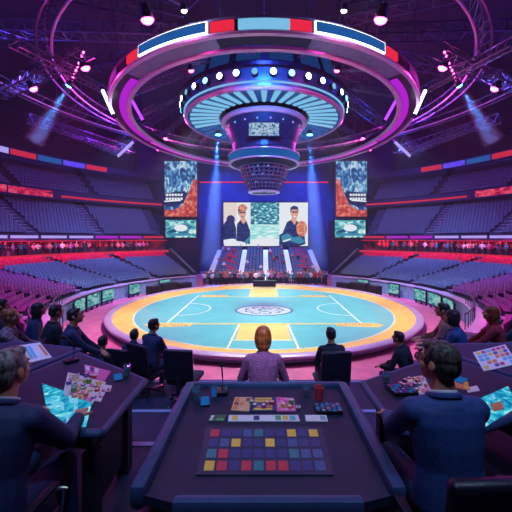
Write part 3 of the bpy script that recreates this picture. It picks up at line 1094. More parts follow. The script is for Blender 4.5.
# right: smiling person in navy
p.poly([(.66, .0), (.66, .25), (.7, .3), (.75, .55), (.8, .6), (.87, .58), (.95, .4), (.97, .05), (.9, 0)], pnavy)
p.disc(.925, .4, .065, .18, porange)
p.poly([(.8, .6), (.84, .48), (.87, .58), (.86, .68), (.81, .68)], pskin)
p.disc(.84, .76, .045, .13, pskin)
p.poly([(.79, .75), (.79, .88), (.83, .93), (.88, .9), (.89, .76), (.87, .84), (.81, .84)], phair)
p.disc(.825, .78, .017, .02, pnavy, 10)
p.disc(.858, .78, .017, .02, pnavy, 10)
p.poly([(.822, .69), (.86, .69), (.85, .665), (.83, .665)], pw)
p.poly([(.68, .22), (.76, .3), (.82, .2), (.9, .22), (.97, .1), (.9, .05), (.78, .12), (.7, .08)], pteal)
p.poly([(.7, .12), (.8, .18), (.79, .14), (.71, .09)], pw)
p.b.build('picture', t)
light('AREA', 'screen_light', at(266, 224, 51.2), '#bcd8ff', 500, at(266, 230, 20), 8)
sgrain = glow_noise('side_blue', [(.36, '#0e2c6a'), (.47, '#2468b4'), (.55, '#6fbce0'), (.63, '#e0f6ff'), (.72, '#27539a')], .8, 1.0, (1.4, 1, .7), 4, 1.5)
sred = glow_noise('side_red', [(.36, '#9c2c3c'), (.5, '#d8584c'), (.64, '#f29a86')], .85, 1.6, detail=8)
sdark = glow_noise('side_dark', [(.4, '#0c1c50'), (.6, '#1d3f8a')], .6, 3)
slow = glow_noise('side_low', [(.36, '#0f4a7a'), (.48, '#2f9cb6'), (.57, '#8fe4e4'), (.68, '#ffffff')], .85, .9, (1, 1, 1.4), 4, 1.2)
for side in (-1, 1):
    sn = 'left' if side < 0 else 'right'
    x0, x1 = (164.5, 197) if side < 0 else (336, 367)
    t, W, HH = screen('tall_screen', f'tall portrait screen with red and blue picture, {sn} of the video wall', x0, x1, 161, 216.5, 49.8)
    p = Pic(W, HH)
    g = (lambda u: u) if side < 0 else (lambda u: 1 - u)
    p.poly([(0, 0), (1, 0), (1, 1), (0, 1)], sgrain)
    p.poly([(g(0), 0), (g(1), 0), (g(1), .68), (g(.88), .66), (g(.74), .42), (g(.55), .2), (g(.3), .12), (g(0), .12)], sred)
    p.poly([(g(.0), .2), (g(.3), .17), (g(.58), .24), (g(.72), .42), (g(.6), .46), (g(0), .42)], sdark)
    for k in range(6):
        p.poly([(g(.04 + .09 * k), .3), (g(.11 + .09 * k), .3), (g(.11 + .09 * k), .34), (g(.04 + .09 * k), .34)], pw)
        p.poly([(g(.04 + .09 * k), .37), (g(.11 + .09 * k), .37), (g(.11 + .09 * k), .41), (g(.04 + .09 * k), .41)], pw)
    p.poly([(g(0), .26), (g(.5), .28), (g(.52), .31), (g(0), .285)], pw)
    p.b.build('picture', t)
    x0, x1 = (165.5, 196) if side < 0 else (335, 365.5)
    t, W, HH = screen('wide_screen', f'small landscape screen with bright cyan picture under the {sn} tall screen', x0, x1, 220, 237.5, 49.8)
    p = Pic(W, HH)
    p.poly([(0, 0), (1, 0), (1, 1), (0, 1)], slow)
    p.disc(.5, .55, .22, .2, pw)
    p.poly([(.1, .1), (.9, .1), (.8, .25), (.2, .25)], pteal)
    p.b.build('picture', t)
    light('AREA', 'screen_light', at((x0 + x1) / 2, 190, 49), '#8fbfff', 250, at(264, 250, 20), 4)

# ------------------------------------------------------------------ lights of the hall, with unseen fills added
for k in range(6):   # white-teal stage floods in the drum
    a = R(k * 60 + 30)
    light('SPOT', 'stage_flood', (5.7 * math.sin(a), CY + 5.7 * math.cos(a), 14.45), '#fff6e8', 6900, (9.2 * math.sin(a), CY + 9.2 * math.cos(a), 0), .4, 75, .6)
for side in (-1, 1):
    # magenta floods from the ring onto the near stands and floor
    light('SPOT', 'stand_flood', (side * 9.5, 17.5, 14.0), '#ff48c0', 6500, (side * 17, 15.5, 2.2), .4, 62, .8)
    light('SPOT', 'stand_flood', (side * 10.6, 25.3, 13.8), '#a4bcff', 11000, (side * 19, 31, 2.5), .4, 80, .8)
    light('SPOT', 'stand_flood', (side * 9.5, 32, 13.9), '#a4bcff', 8000, (side * 19, 44, 3.5), .4, 80, .8)
    light('SPOT', 'tier_flood', (side * 13.8, 20, 16.0), '#7f8cff', 3600, (side * 27, 28, 8), .4, 85, .8)
    light('SPOT', 'tier_flood', (side * 13, 32, 16.0), '#6f8cff', 3600, (side * 24, 45, 8), .4, 85, .8)
    light('SPOT', 'floor_flood', (side * 9, 17, 14.0), '#ff62b4', 6000, (side * 10.5, 15, 0), .4, 34, .8)
    for k, f in enumerate((42, 50, 58, 66, 74, 82, 90, 98, 106, 116)):     # red lamps under the balcony
        p = pol(23.3, side * f, 5.1)
        light('POINT', 'balcony_light', p, ('#ff2a50', '#ff3078', '#e03090')[k % 3], 190, None, .25)
    light('POINT', 'roof_fill', (side * 16, 22, 17), '#7a50ff', 1000, None, .5)  # unseen coloured fills added to tint the roof trusses
    light('POINT', 'roof_fill', (side * 12, 12, 17.2), '#5a50ff', 350, None, .5)
    light('POINT', 'roof_fill', (side * 14, 40, 17), '#4060ff', 1000, None, .5)
light('POINT', 'drum_fill', (0, CY - 8, 16.5), '#5a7cff', 900, None, .5)  # unseen fills added to pull the drum body towards blue
light('SPOT', 'drum_fill', (0, CY - 10.3, 13.9), '#5aa0ff', 5200, (0, CY, 12.8), .3, 60, .8)
light('SPOT', 'wall_fill', (-9, 46, 18), '#1f64ff', 15000, (-5, 54, 8), .4, 95, .9)  # added blue fills, standing in for the haze round the video wall
light('SPOT', 'wall_fill', (9, 46, 18), '#1f64ff', 15000, (5, 54, 8), .4, 95, .9)
light('SPOT', 'end_flood', (0, 33, 14), '#b8ccff', 14000, (0, 45, 1), .4, 60, .8)
# unseen fill spots added to brighten the desks and crew
for x, e in ((-2.2, 260), (0.1, 300), (2.2, 260)):
    light('SPOT', 'desk_fill', (x, .6, 9.2), '#b8d0ff', e, (x * .75, 2.9, 4.4), .15, 58, .7)
light('SPOT', 'crew_fill', (0, .8, 9.4), '#e8e4ff', 900, (0, 3.7, 4.3), .15, 20, .7)  # unseen spot added to lift the woman's hair and sweater
light('SPOT', 'crew_fill', (-4.5, 3.0, 10), '#86a8ff', 1100, (-2.6, 5.2, 3.6), .3, 50, .8)
light('SPOT', 'crew_fill', (4.5, 3.0, 10), '#86a8ff', 1100, (2.6, 5.2, 3.6), .3, 50, .8)


# mist hanging in the beams of the four beam lamps
def mist(p0, p1, r0, r1, dens, label):
    m = bpy.data.materials.new('mist')
    m.use_nodes = True
    nt = m.node_tree
    nt.nodes.remove(nt.nodes['Principled BSDF'])
    v = nt.nodes.new('ShaderNodeVolumeScatter')
    v.inputs['Density'].default_value = dens
    v.inputs['Color'].default_value = (.7, .85, 1, 1)
    nt.links.new(v.outputs[0], nt.nodes['Material Output'].inputs['Volume'])
    d = Vector(p1) - Vector(p0)
    o = MB().cone((0, 0, 0), d, r0, r1, m, 28).build('mist', smooth=True)
    o.location = p0
    return tag(o, label, 'mist', kind='stuff')


for side in (-1, 1):
    sn = 'left' if side < 0 else 'right'
    p0 = Vector((side * 3.9, 27.3, 14.3))
    p1 = Vector((side * 6.2, 36, 0))
    mist(p0 + (p1 - p0) * .02, p0 + (p1 - p0) * .8, .3, 1.15, .05, f'blue lit mist in the {sn} beam under the scoreboard')
    p0 = at(69 if side < 0 else 459, 85, 18)
    p1 = at(34 if side < 0 else 494, 142, 18.4)
    mist(p0 + (p1 - p0) * .05, p1, .17, .55, .12, f'blue lit mist in the beam of the {sn} truss lamp')
# ------------------------------------------------------------------ people
def remesh(mb, vox, smooth=3, fac=.5):
    o = mb.build('tmp')
    md = o.modifiers.new('r', 'REMESH')
    md.mode = 'VOXEL'
    md.voxel_size = vox
    md.use_smooth_shade = True
    if smooth:
        sm = o.modifiers.new('s', 'SMOOTH')
        sm.iterations = smooth
        sm.factor = fac
    dg = bpy.context.evaluated_depsgraph_get()
    me = bpy.data.meshes.new_from_object(o.evaluated_get(dg))
    old = o.data
    bpy.data.objects.remove(o)
    bpy.data.meshes.remove(old)
    me.materials.clear()
    for p in me.polygons:
        p.use_smooth = True
        p.material_index = 0
    return me


def meshobj(name, me, mats, parent):
    me.name = name
    for m in mats:
        me.materials.append(M[m] if isinstance(m, str) else m)
    o = bpy.data.objects.new(name, me)
    COL.objects.link(o)
    o.parent = parent
    return o


def loft(b, secs, m, n=20):
    """secs: (centre, matrix, rx, ry) stacked ellipses -> closed tube"""
    vs = []
    for c, q, rx, ry in secs:
        for j in range(n):
            a = 2 * PI * j / n
            vs.append(c + q @ Vector((rx * math.cos(a), ry * math.sin(a), 0)))
    k = len(secs)
    fs = [(i * n + j, i * n + (j + 1) % n, (i + 1) * n + (j + 1) % n, (i + 1) * n + j) for i in range(k - 1) for j in range(n)]
    fs += [tuple(range(n))[::-1], tuple(range((k - 1) * n, k * n))]
    b.add(vs, fs, m)


def ik(s, t, a, b, hint):
    s, t = Vector(s), Vector(t)
    d = t - s
    L = min(d.length, (a + b) * .985)
    d.normalize()
    t2 = s + d * L
    x = (a * a - b * b + L * L) / (2 * L)
    h = math.sqrt(max(a * a - x * x, 0))
    hn = Vector(hint) - d * Vector(hint).dot(d)
    hn.normalize()
    return s + d * x + hn * h, t2


def add_hand(b, wrist, fdir, pn, side, curl, m, s=1., fr=.0082):
    """palm, four unequal bent fingers and a thumb leaving the side of the palm near its base"""
    f = Vector(fdir).normalized()
    n = Vector(pn) - f * Vector(pn).dot(f)
    n.normalize()
    u = f.cross(n) * side         # towards the thumb
    w = Vector(wrist)
    for k, off in enumerate((-.028, -.009, .010, .028)):
        b.cap(w + u * off * .55 * s + f * .012 * s, w + u * off * s + f * .088 * s, .014 * s, .0125 * s, m, 8)
    b.ell(w + f * .05 * s, (.04 * s, .04 * s, .016 * s), m, rot=Matrix((u, f, n)).transposed(), nu=10, nv=6)
    for k, (off, L) in enumerate(((.029, .072), (.010, .082), (-.010, .076), (-.029, .058))):
        p = w + u * off * s + f * .088 * s
        ang = 0
        for j, part in enumerate((.45, .31, .24)):
            ang += curl * (1 + .12 * k) * (.7 if j == 0 else 1)
            q = p + (f * math.cos(ang) + n * math.sin(ang) + u * off * .6) * (L * part * s)
            b.cap(p, q, fr * (1 - .1 * j) * s, fr * (.93 - .1 * j) * s, m, 8)
            p = q
    p = w + u * .028 * s + f * .02 * s
    q = p + (u * .75 + f * .75 + n * .25).normalized() * .045 * s
    b.cap(p, q, .0125 * s, .010 * s, m, 8)
    q2 = q + (u * .25 + f * .9 + n * .4).normalized() * .033 * s
    b.cap(q, q2, .0098 * s, .008 * s, m, 8)


def person(name, label, loc, face=0., lean=.1, hyaw=0., hpitch=0., lh=None, rh=None, skin='skin_a', top='suit_navy', legs='suit_navy',
           hair='hair_black', style='short', seat=.47, s=1., vox=.01, female=False, glasses=False, collar=None, curl=.35, knee=.0, legdir=0., stand=False,
           cuff=True, watch=False, seated=True, group=None):
    t = thing(name, label, 'person', loc, R(face), group)
    hipz = .90 if stand else seat + .10
    P = Vector((0, 0, hipz))
    wd = .90 if female else 1.

    def spine(h):
        """point and frame at height h above the pelvis, bent forward gradually"""
        n = 8
        p = P.copy()
        a = 0
        for i in range(n):
            a = lean * (.55 + .9 * i / n)
            p = p + Vector((0, math.sin(a), math.cos(a))) * h / n
        ang = lean * (.55 + .9 * min(1, h / .5))
        return p, Matrix.Rotation(-ang, 3, 'X')
    SECS = [(-.08, .145, .11), (0, .172, .128), (.09, .168, .122), (.19, .155, .112), (.30, .172, .12), (.40, .185, .116), (.46, .165, .1), (.505, .105, .08), (.53, .065, .062)]

    def torso(b, grow, m, top_at=.54, low=-.09):
        L = []
        for h, rx, ry in SECS:
            if low <= h <= top_at:
                p, q = spine(max(h, 0)) if h >= 0 else (P + Vector((0, 0, h)), Matrix.Identity(3))
                L.append((p, q, rx * wd + grow, ry * wd + grow))
        loft(b, L, m)
    pn, qn = spine(.52)
    hq = Matrix.Rotation(R(hyaw), 3, 'Z') @ Matrix.Rotation(-R(hpitch), 3, 'X')
    hc = pn + qn @ Vector((0, .012, .045)) + hq @ Vector((0, .022, .125))
    hp = lambda x, y, z: hc + hq @ Vector((x, y, z))
    ps, qs = spine(.445)
    SH = {sd: ps + qs @ Vector((sd * .172 * wd, 0, 0)) for sd in (-1, 1)}
    HANDS = {-1: lh, 1: rh}
    ARM = {}
    for sd in (-1, 1):
        tgt = HANDS[sd] or (sd * .16, .33, seat + .17)
        el, wr = ik(SH[sd], Vector(tgt), .285, .255, Vector((sd * .6, -.5, -.8)))
        ARM[sd] = (SH[sd], el, wr)
    LEG = {}
    for sd in (-1, 1):
        hip = P + Vector((sd * .092, .02, -.02))
        if stand:
            kn, an = Vector((sd * .1, .03, .48)), Vector((sd * .105, 0, .09))
        else:
            c, s_ = math.cos(R(legdir)), math.sin(R(legdir))
            kx, ky = sd * (.12 + knee), .44
            kn = Vector((kx * c - ky * s_, kx * s_ + ky * c, seat + .06))
            ax, ay = sd * (.13 + knee), .44 + .03 * sd
            an = Vector((ax * c - ay * s_, ax * s_ + ay * c, .085))
        LEG[sd] = (hip, kn, an)
    fw = Vector((-math.sin(R(legdir)), math.cos(R(legdir)), 0))
    # body: one continuous surface
    b = MB()
    sk = skin
    torso(b, -.022, sk)
    b.cap(spine(.47)[0], hp(0, -.025, -.06), .062 * (.88 if female else 1), .056 * (.86 if female else 1), sk, 14)
    b.ell(hp(0, -.012, .025), (.074, .094, .088), sk, rot=hq)
    b.ell(hp(0, .022, -.035), (.062, .07, .078), sk, rot=hq)
    b.ell(hp(0, .058, -.088), (.034, .03, .026), sk, rot=hq)
    b.cap(hp(0, .088, .012), hp(0, .112, -.026), .0085, .0135, sk, 10)
    for sd in (-1, 1):
        b.ell(hp(sd * .012, .1, -.03), (.008, .01, .008), sk, rot=hq)
        b.ell(hp(sd * .076, -.008, -.012), (.011, .024, .033), sk, rot=hq @ Euler((R(-12), 0, R(sd * 18))).to_matrix())
        b.ell(hp(sd * .032, .074, .026), (.026, .012, .008), sk, rot=hq)
        b.ell(hp(sd * .037, .058, -.03), (.022, .022, .022), sk, rot=hq)
    b.ell(hp(0, .086, -.057), (.022, .009, .006), sk, rot=hq)
    b.ell(hp(0, .084, -.069), (.019, .009, .0065), sk, rot=hq)
    for sd in (-1, 1):
        S0, E0, W0 = ARM[sd]
        b.cap(S0, E0, .048 * wd, .040 * wd, sk, 12)
        b.cap(E0, W0, .040 * wd, .027 * wd, sk, 12)
        fd = (W0 - E0).normalized()
        pnm = Vector((0, 0, -1)) if abs(fd.z) < .8 else Vector((0, 1, 0))
        fdir = (fd + Vector((-sd * .15, .1, 0)))
        add_hand(b, W0, fdir, pnm, -sd if True else sd, curl, sk, 1.02 if not female else .92, max(.0086, vox * .95))
        hip, kn, an = LEG[sd]
        b.cap(hip, kn, .075, .052, sk, 12)
        b.cap(kn, an, .05, .034, sk, 12)
        b.cap(an + Vector((0, 0, -.04)), an + fw * .1 + Vector((0, 0, -.052)), .03, .024, sk, 10)
    me = remesh(b, vox, 2, .5)
    inv = hq.transposed()
    for p in me.polygons:
        l = inv @ (p.center - hc)
        if l.y > .05 and abs(l.x) < .06:
            if -.076 < l.z < -.051 and abs(l.x) < .022 and l.y > .074:
                p.material_index = 1
            elif .003 < l.z < .016 and .020 < abs(l.x) < .044 and l.y > .06:
                p.material_index = 3 if abs(abs(l.x) - .031) < .0055 else 2
            elif .026 < l.z < .036 and .014 < abs(l.x) < .05 and l.y > .06:
                p.material_index = 4
    meshobj('body', me, [skin, 'lip', 'eye_white', 'iris', hair], t)
    # top garment
    b = MB()
    torso(b, .014, top, top_at=.52, low=-.09)
    pc, qc = spine(.5)
    b.cone(pc + qc @ Vector((0, -.004, -.03)), pc + qc @ Vector((0, .004, .04)), .105 * wd, .07 * wd, top, 16)
    for sd in (-1, 1):
        S0, E0, W0 = ARM[sd]
        b.ell(S0 + Vector((-sd * .01, 0, .0)), .07 * wd, top)
        b.cap(SH[sd] + (spine(.5)[0] - SH[sd]) * .55 + Vector((0, 0, -.012)), S0, .062 * wd, .066 * wd, top)
        b.cone(S0, E0, .067 * wd, .055 * wd, top, 14)
        b.ell(E0, .056 * wd, top)
        We = E0 + (W0 - E0) * (.93 if cuff else .72)
        b.cone(E0, We, .055 * wd, .041 * wd, top, 14)
    me = remesh(b, max(vox, .009), 3, .5)
    meshobj('jacket' if top.startswith('suit') else 'top', me, [top], t)
    if top.startswith('suit'):
        b = MB()
        c0 = pc + qc @ Vector((0, -.002, .018))
        b.tube([c0 + qc @ Vector((math.cos(a) * .074 * wd, math.sin(a) * .074 * wd, .004 - .012 * math.sin(a))) for a in [i * 2 * PI / 24 for i in range(24)]], .017, top, 8, True)
        b.build('jacket_collar', t, True)
    # trousers
    b = MB()
    L = []
    for h, rx, ry in SECS[:3]:
        p, q = spine(max(h, 0)) if h >= 0 else (P + Vector((0, 0, h)), Matrix.Identity(3))
        L.append((p, q, rx * wd + .004, ry * wd + .004))
    loft(b, L, legs)
    for sd in (-1, 1):
        hip, kn, an = LEG[sd]
        b.cap(hip, kn, .09, .068, legs, 12)
        b.cone(kn, an + Vector((0, 0, .0)), .066, .052, legs, 12)
    me = remesh(b, max(vox, .011), 3, .5)
    meshobj('trousers', me, [legs], t)
    for sd in (-1, 1):
        hip, kn, an = LEG[sd]
        b = MB()
        b.cap(an + Vector((0, 0, -.042)) - fw * .03, an + fw * .15 + Vector((0, 0, -.048)), .043, .037, 'shoe', 12)
        b.cone(an + Vector((0, 0, -.05)), an + Vector((0, 0, .02)), .044, .042, 'shoe', 12)
        b.build('shoe', t, True)
    if collar:
        b = MB()
        c0 = pc + qc @ Vector((0, .0, .028))
        ring = [c0 + qc @ Vector((math.cos(a) * .062 * wd, math.sin(a) * .062 * wd, .012 - .012 * math.sin(a))) for a in [i * 2 * PI / 20 for i in range(20)]]
        b.tube(ring, .009, collar, 8, True)
        b.build('shirt_collar', t, True)
    # hair
    b = MB()
    h = hair
    if style == 'short':
        b.ell(hp(0, -.022, .040), (.081, .095, .082), h, rot=hq)
        b.ell(hp(0, -.05, -.005), (.078, .066, .075), h, rot=hq)
        b.ell(hp(0, .03, .085), (.06, .05, .03), h, rot=hq)
        for sd in (-1, 1):
            b.ell(hp(sd * .068, .012, .012), (.012, .028, .04), h, rot=hq)
    elif style == 'bob':
        b.ell(hp(0, -.015, .040), (.088, .1, .086), h, rot=hq)
        b.ell(hp(0, -.04, -.02), (.094, .082, .1), h, rot=hq)
        b.ell(hp(0, -.055, -.085), (.085, .06, .06), h, rot=hq)
        b.ell(hp(0, -.06, -.125), (.06, .042, .035), h, rot=hq)
        for sd in (-1, 1):
            b.ell(hp(sd * .076, .012, -.03), (.022, .045, .085), h, rot=hq)
    elif style == 'long':
        b.ell(hp(0, -.015, .040), (.088, .1, .084), h, rot=hq)
        b.ell(hp(0, -.05, -.03), (.09, .075, .11), h, rot=hq)
        b.ell(hp(0, -.075, -.14), (.085, .05, .11), h, rot=hq)
        for sd in (-1, 1):
            b.ell(hp(sd * .078, .0, -.06), (.02, .045, .11), h, rot=hq)
    elif style == 'bun':
        b.ell(hp(0, -.02, .040), (.084, .098, .083), h, rot=hq)
        b.ell(hp(0, -.05, -.005), (.08, .068, .075), h, rot=hq)
        b.ell(hp(0, -.09, .09), (.045, .042, .042), h, rot=hq)
    me = remesh(b, max(vox * .8, .006), 2, .5)
    # strands: gentle comb ripple
    for v in me.vertices:
        l = inv @ (v.co - hc)
        k = math.sin(math.atan2(l.x, l.y + .02) * 38 + l.z * 40) * .0012
        v.co += v.normal * k
    meshobj('hair', me, [hair], t)
    if glasses:
        b = MB()
        for sd in (-1, 1):
            c = [hp(sd * .034 + .024 * math.cos(a), .098, .008 + .019 * math.sin(a)) for a in [i * 2 * PI / 16 for i in range(16)]]
            b.tube(c, .003, 'plastic_black', 6, True)
            b.tube([hp(sd * .058, .096, .012), hp(sd * .078, .05, .012), hp(sd * .08, -.005, .006)], .003, 'plastic_black', 6)
        b.tube([hp(-.011, .1, .01), hp(0, .104, .013), hp(.011, .1, .01)], .0028, 'plastic_black', 6)
        g = b.build('glasses', t, True)
        b = MB()
        for sd in (-1, 1):
            b.cone(hp(sd * .034, .0965, .008), hp(sd * .034, .0985, .008), .023, .023, 'glass', 16)
        b.build('lens', g)
    if watch:
        S0, E0, W0 = ARM[-1]
        d = (W0 - E0).normalized()
        MB().cone(W0 - d * .03, W0 - d * .008, .034, .032, 'chrome', 16).build('wrist_watch', t, True)
    t.scale = (s, s, s)
    return t


def office_chair(label, loc, face=0., s=1., arms=False, high=1.0, group=None):
    t = thing('office_chair', label, 'chair', loc, R(face), group)
    b = MB().rbox((0, .03, .43), (.5, .48, .09), 'leather', .035, 3)
    b.build('seat', t, True)
    b = MB().rbox((0, -.27, .46 + .29 * high), (.48, .07, .52 * high), 'leather', .03, 3, rot=(R(7), 0, 0))
    b.build('backrest', t, True)
    MB().cone((0, 0, .12), (0, 0, .4), .03, .03, 'chrome', 10).build('gas_lift', t)
    b = MB().rbox((0, -.28, .42), (.07, .03, .3), 'steel_dark', .01)
    b.rbox((0, -.13, .37), (.08, .32, .03), 'steel_dark', .01)
    b.build('back_support', t)
    for k in range(5):
        a = R(72 * k + 18)
        u = Vector((math.cos(a), math.sin(a), 0))
        l = MB().cone(Vector((0, 0, .13)), u * .29 + Vector((0, 0, .08)), .028, .02, 'chrome', 8).build('base_leg', t)
        MB().cone(u * .29 + Vector((-.022, 0, .032)), u * .29 + Vector((.022, 0, .032)), .032, .032, 'plastic_black', 10).build('caster', l)
    if arms:
        for sd in (-1, 1):
            b = MB()
            b.tube([(sd * .27, -.2, .42), (sd * .3, -.2, .62), (sd * .3, -.12, .67), (sd * .3, .12, .67), (sd * .3, .2, .6), (sd * .27, .18, .42)], .014, 'chrome', 8)
            b.rbox((sd * .3, 0, .69), (.05, .26, .03), 'leather', .012)
            b.build('armrest', t, True)
    t.scale = (s, s, s)
    return t


Z1, Z2, Z3 = 2.87, 3.22, 3.66
# the two officials at the front desks
person('person', 'grey haired man in a navy suit leaning over the cyan lit left front desk', (-1.40, 1.60, Z3), -2, .24, -8, -4,
       lh=(-.20, .54, .80), rh=(.16, .52, .80), hair='hair_salt', skin='skin_a', top='suit_navy', legs='suit_navy', vox=.0075, collar='shirt_white', seat=.49, watch=True)
office_chair('black leather chair with chrome arms under the grey haired man', (-1.40, 1.57, Z3), -2, 1., True)
person('person', 'dark haired man in glasses and bright navy suit at the right front desk', (.96, 1.64, Z3), 2, .14, 30, -2,
       lh=(-.12, .5, .80), rh=(.16, .5, .80), hair='hair_greying', skin='skin_a', top='suit_blue', legs='suit_navy', vox=.0075, collar='shirt_white', glasses=True, seat=.525)
office_chair('black leather chair with chrome arms under the man in glasses', (.97, 1.59, Z3), 2, 1., True)
# woman before the centre console
person('person', 'woman with a chestnut bob in a purple knitted sweater behind the centre console', (-.01, 3.66, Z2), 0, .06, 0, 0,
       lh=(-.2, .35, .66), rh=(.2, .35, .66), hair='hair_brown', skin='skin_a', top='sweater', legs='jeans', style='bob', vox=.009, female=True, seat=.45, s=1.03)
office_chair('black office chair under the woman in the purple sweater', (-.01, 3.66, Z2), 0, 1., False, .62)
# the row of officials along the stage
person('person', 'man in a navy suit and blue jeans sitting left of the empty chair', at(150, 396, 5.75), -28, .12, -10, -2,
       rh=(.14, .4, .66), lh=(-.1, .4, .66), hair='hair_black', skin='skin_b', top='suit_navy', legs='jeans', vox=.011, seat=.47)
office_chair('black office chair under the man in blue jeans', at(150, 396, 5.72), -28)
office_chair('empty black office chair between the man in jeans and the woman', (-1.32, 5.35, Z1), -8)
person('person', 'man in a black suit seen from behind, right of the woman in purple', (1.12, 5.25, Z1), 6, .1, 4, -3,
       hair='hair_black', skin='skin_b', top='suit_black', legs='suit_black', vox=.011, seat=.42, s=.97)
office_chair('black office chair under the man in the black suit', (1.1, 5.27, Z1), 6)
person('person', 'man in dark clothes slouching towards the left beside the right desk', (2.42, 5.3, Z1 - .0), 42, .36, 0, -4,
       lh=(-.18, .46, .6), rh=(.1, .5, .58), hair='hair_black', skin='skin_b', top='suit_black', legs='jeans', vox=.011, seat=.41, legdir=8, s=.93)
office_chair('black office chair under the slouching man by the right desk', (2.42, 5.28, Z1), 42)
office_chair('tilted black office chair close behind the slouching man on the right', (2.95, 5.75, Z1), 66)
person('person', 'seated person in black with head lowered, nearest the left desk corner', (-2.76, 5.32, Z1), -12, .24, 0, -8,
       hair='hair_black', skin='skin_b', top='suit_black', legs='suit_black', vox=.012, seat=.38, s=.88)
office_chair('black office chair with the person in black nearest the left desk corner', (-2.76, 5.28, Z1), -12, .9)
person('person', 'seated dark haired person slumped low beside the man in jeans', (-2.40, 5.70, Z1), -14, .3, 10, -14,
       hair='hair_black', skin='skin_b', top='suit_navy', legs='suit_black', vox=.012, seat=.36, s=.9)
office_chair('black office chair with the slumped person beside the man in jeans', (-2.40, 5.62, Z1), -14, .9)
# pairs at the sides
person('person', 'dark haired person in a blue jacket facing right with hands on knees, left side', (-2.98, 4.85, Z2), -66, .16, -6, -6,
       lh=(-.08, .46, .62), rh=(.1, .48, .62), hair='hair_black', skin='skin_a', top='suit_navy', legs='suit_navy', vox=.011, seat=.45)
office_chair('dark chair under the left person with hands on knees', (-3.0, 4.84, Z2), -66, 1, False, .8)
person('person', 'person in black with back turned, close behind the left person in blue', (-3.42, 5.12, Z2), -40, .1, 8, 0,
       hair='hair_black', skin='skin_b', top='suit_black', legs='suit_black', vox=.012, seat=.44)
office_chair('dark chair under the left person with back turned', (-3.43, 5.09, Z2), -40, 1, False, .8)
person('person', 'dark haired person in a blue jacket reaching forward, right side', (2.96, 4.75, Z2), 52, .24, 10, -4,
       lh=(-.16, .5, .72), rh=(.06, .52, .74), hair='hair_black', skin='skin_a', top='suit_blue', legs='suit_navy', vox=.011, seat=.45, style='bob')
office_chair('dark chair under the right person reaching forward', (2.98, 4.74, Z2), 52, 1, False, .8)
person('person', 'person in a peach top beyond the right person in blue', (3.08, 5.25, Z2), 60, .2, 0, -4,
       lh=(-.16, .45, .7), rh=(.06, .48, .7), hair='hair_black', skin='skin_a', top='shirt_peach', legs='suit_navy', vox=.012, seat=.45)
person('person', 'person in a patterned top stretching an arm to the right beyond the far left desk', (-3.80, 4.62, Z2), -68, .22, -14, -8,
       lh=(-.12, .52, .78), rh=(.1, .56, .8), hair='hair_brown', skin='skin_b', top='patterned', legs='suit_black', vox=.01, style='bun', female=True, seat=.5, cuff=False)
office_chair('dark chair under the person in the patterned top', (-3.82, 4.61, Z2), -68, 1, False, .8)
person('person', 'person in dark clothes at the left picture edge behind the patterned top', (-4.45, 5.3, Z2), -55, .1, 0, 0,
       hair='hair_black', skin='skin_b', top='suit_black', legs='suit_black', vox=.014, seat=.5)
person('person', 'person with long dark hair farther along behind the patterned top', (-4.0, 5.45, Z2), -60, .22, 0, -8,
       hair='hair_black', skin='skin_b', top='suit_navy', legs='suit_black', vox=.014, seat=.42, style='long', female=True)
person('person', 'red haired person in a dark red top beside the far right desk', (3.66, 4.95, Z2), 62, .2, 6, -8,
       lh=(-.12, .5, .68), rh=(.1, .5, .66), hair='hair_red', skin='skin_a', top='shirt_red', legs='suit_navy', vox=.011, style='long', female=True, seat=.47)
office_chair('dark chair under the red haired person', (3.68, 4.94, Z2), 62, 1, False, .8)
person('person', 'dark haired person in a teal top at the right picture edge', (4.1, 4.85, Z2), 64, .24, 10, -8,
       lh=(-.12, .52, .76), rh=(.1, .52, .74), hair='hair_black', skin='skin_b', top='shirt_teal', legs='shirt_peach', vox=.011, seat=.5)
office_chair('dark chair under the person in the teal top', (4.12, 4.84, Z2), 64, 1, False, .8)

# ------------------------------------------------------------------ spectators
def spectator_mesh(stand, arms_up=False):
    b1, b2, b3, b4 = MB(), MB(), MB(), MB()
    z = .9 if stand else .52
    fwd = 0 if stand else .4
    for sd in (-1, 1):
        if stand:
            b1.cap((sd * .09, 0, z), (sd * .1, 0, .08), .09, .055, 'suit_black', 8)
        else:
            b1.cap((sd * .09, 0, z), (sd * .11, .42, z), .09, .065, 'suit_black', 8)
            b1.cap((sd * .11, .42, z), (sd * .11, .42, .08), .06, .05, 'suit_black', 8)
        b2.cap((sd * .18, 0, z + .42), (sd * .25, .06, z + .18), .06, .048, 'shirt_teal', 8)
        b2.cap((sd * .25, .06, z + .18), (sd * .12, .24, z + .2) if not arms_up else (sd * .24, .16, z + .5), .048, .04, 'shirt_teal', 8)
        b3.ell((sd * .11, .27, z + .2) if not arms_up else (sd * .24, .19, z + .56), .045, 'skin_b', nu=8, nv=6)
    b2.ell((0, 0, z + .12), (.17, .12, .2), 'shirt_teal', nu=12, nv=8)
    b2.ell((0, 0, z + .36), (.19, .12, .17), 'shirt_teal', nu=12, nv=8)
    b3.cap((0, 0, z + .48), (0, .01, z + .6), .05, .05, 'skin_b', 8)
    b3.ell((0, .015, z + .68), (.075, .09, .105), 'skin_b', nu=12, nv=8)
    b3.ell((0, .105, z + .665), (.012, .018, .022), 'skin_b', nu=6, nv=4)
    b4.ell((0, -.015, z + .705), (.083, .095, .095), 'hair_black', nu=12, nv=8)
    b = MB()
    for q in (b1, b2, b3, b4):
        k = q.mats[0]
        b.add(q.v, q.f, k)
    o = b.build('person', smooth=True)
    me = o.data
    bpy.data.objects.remove(o)
    return me


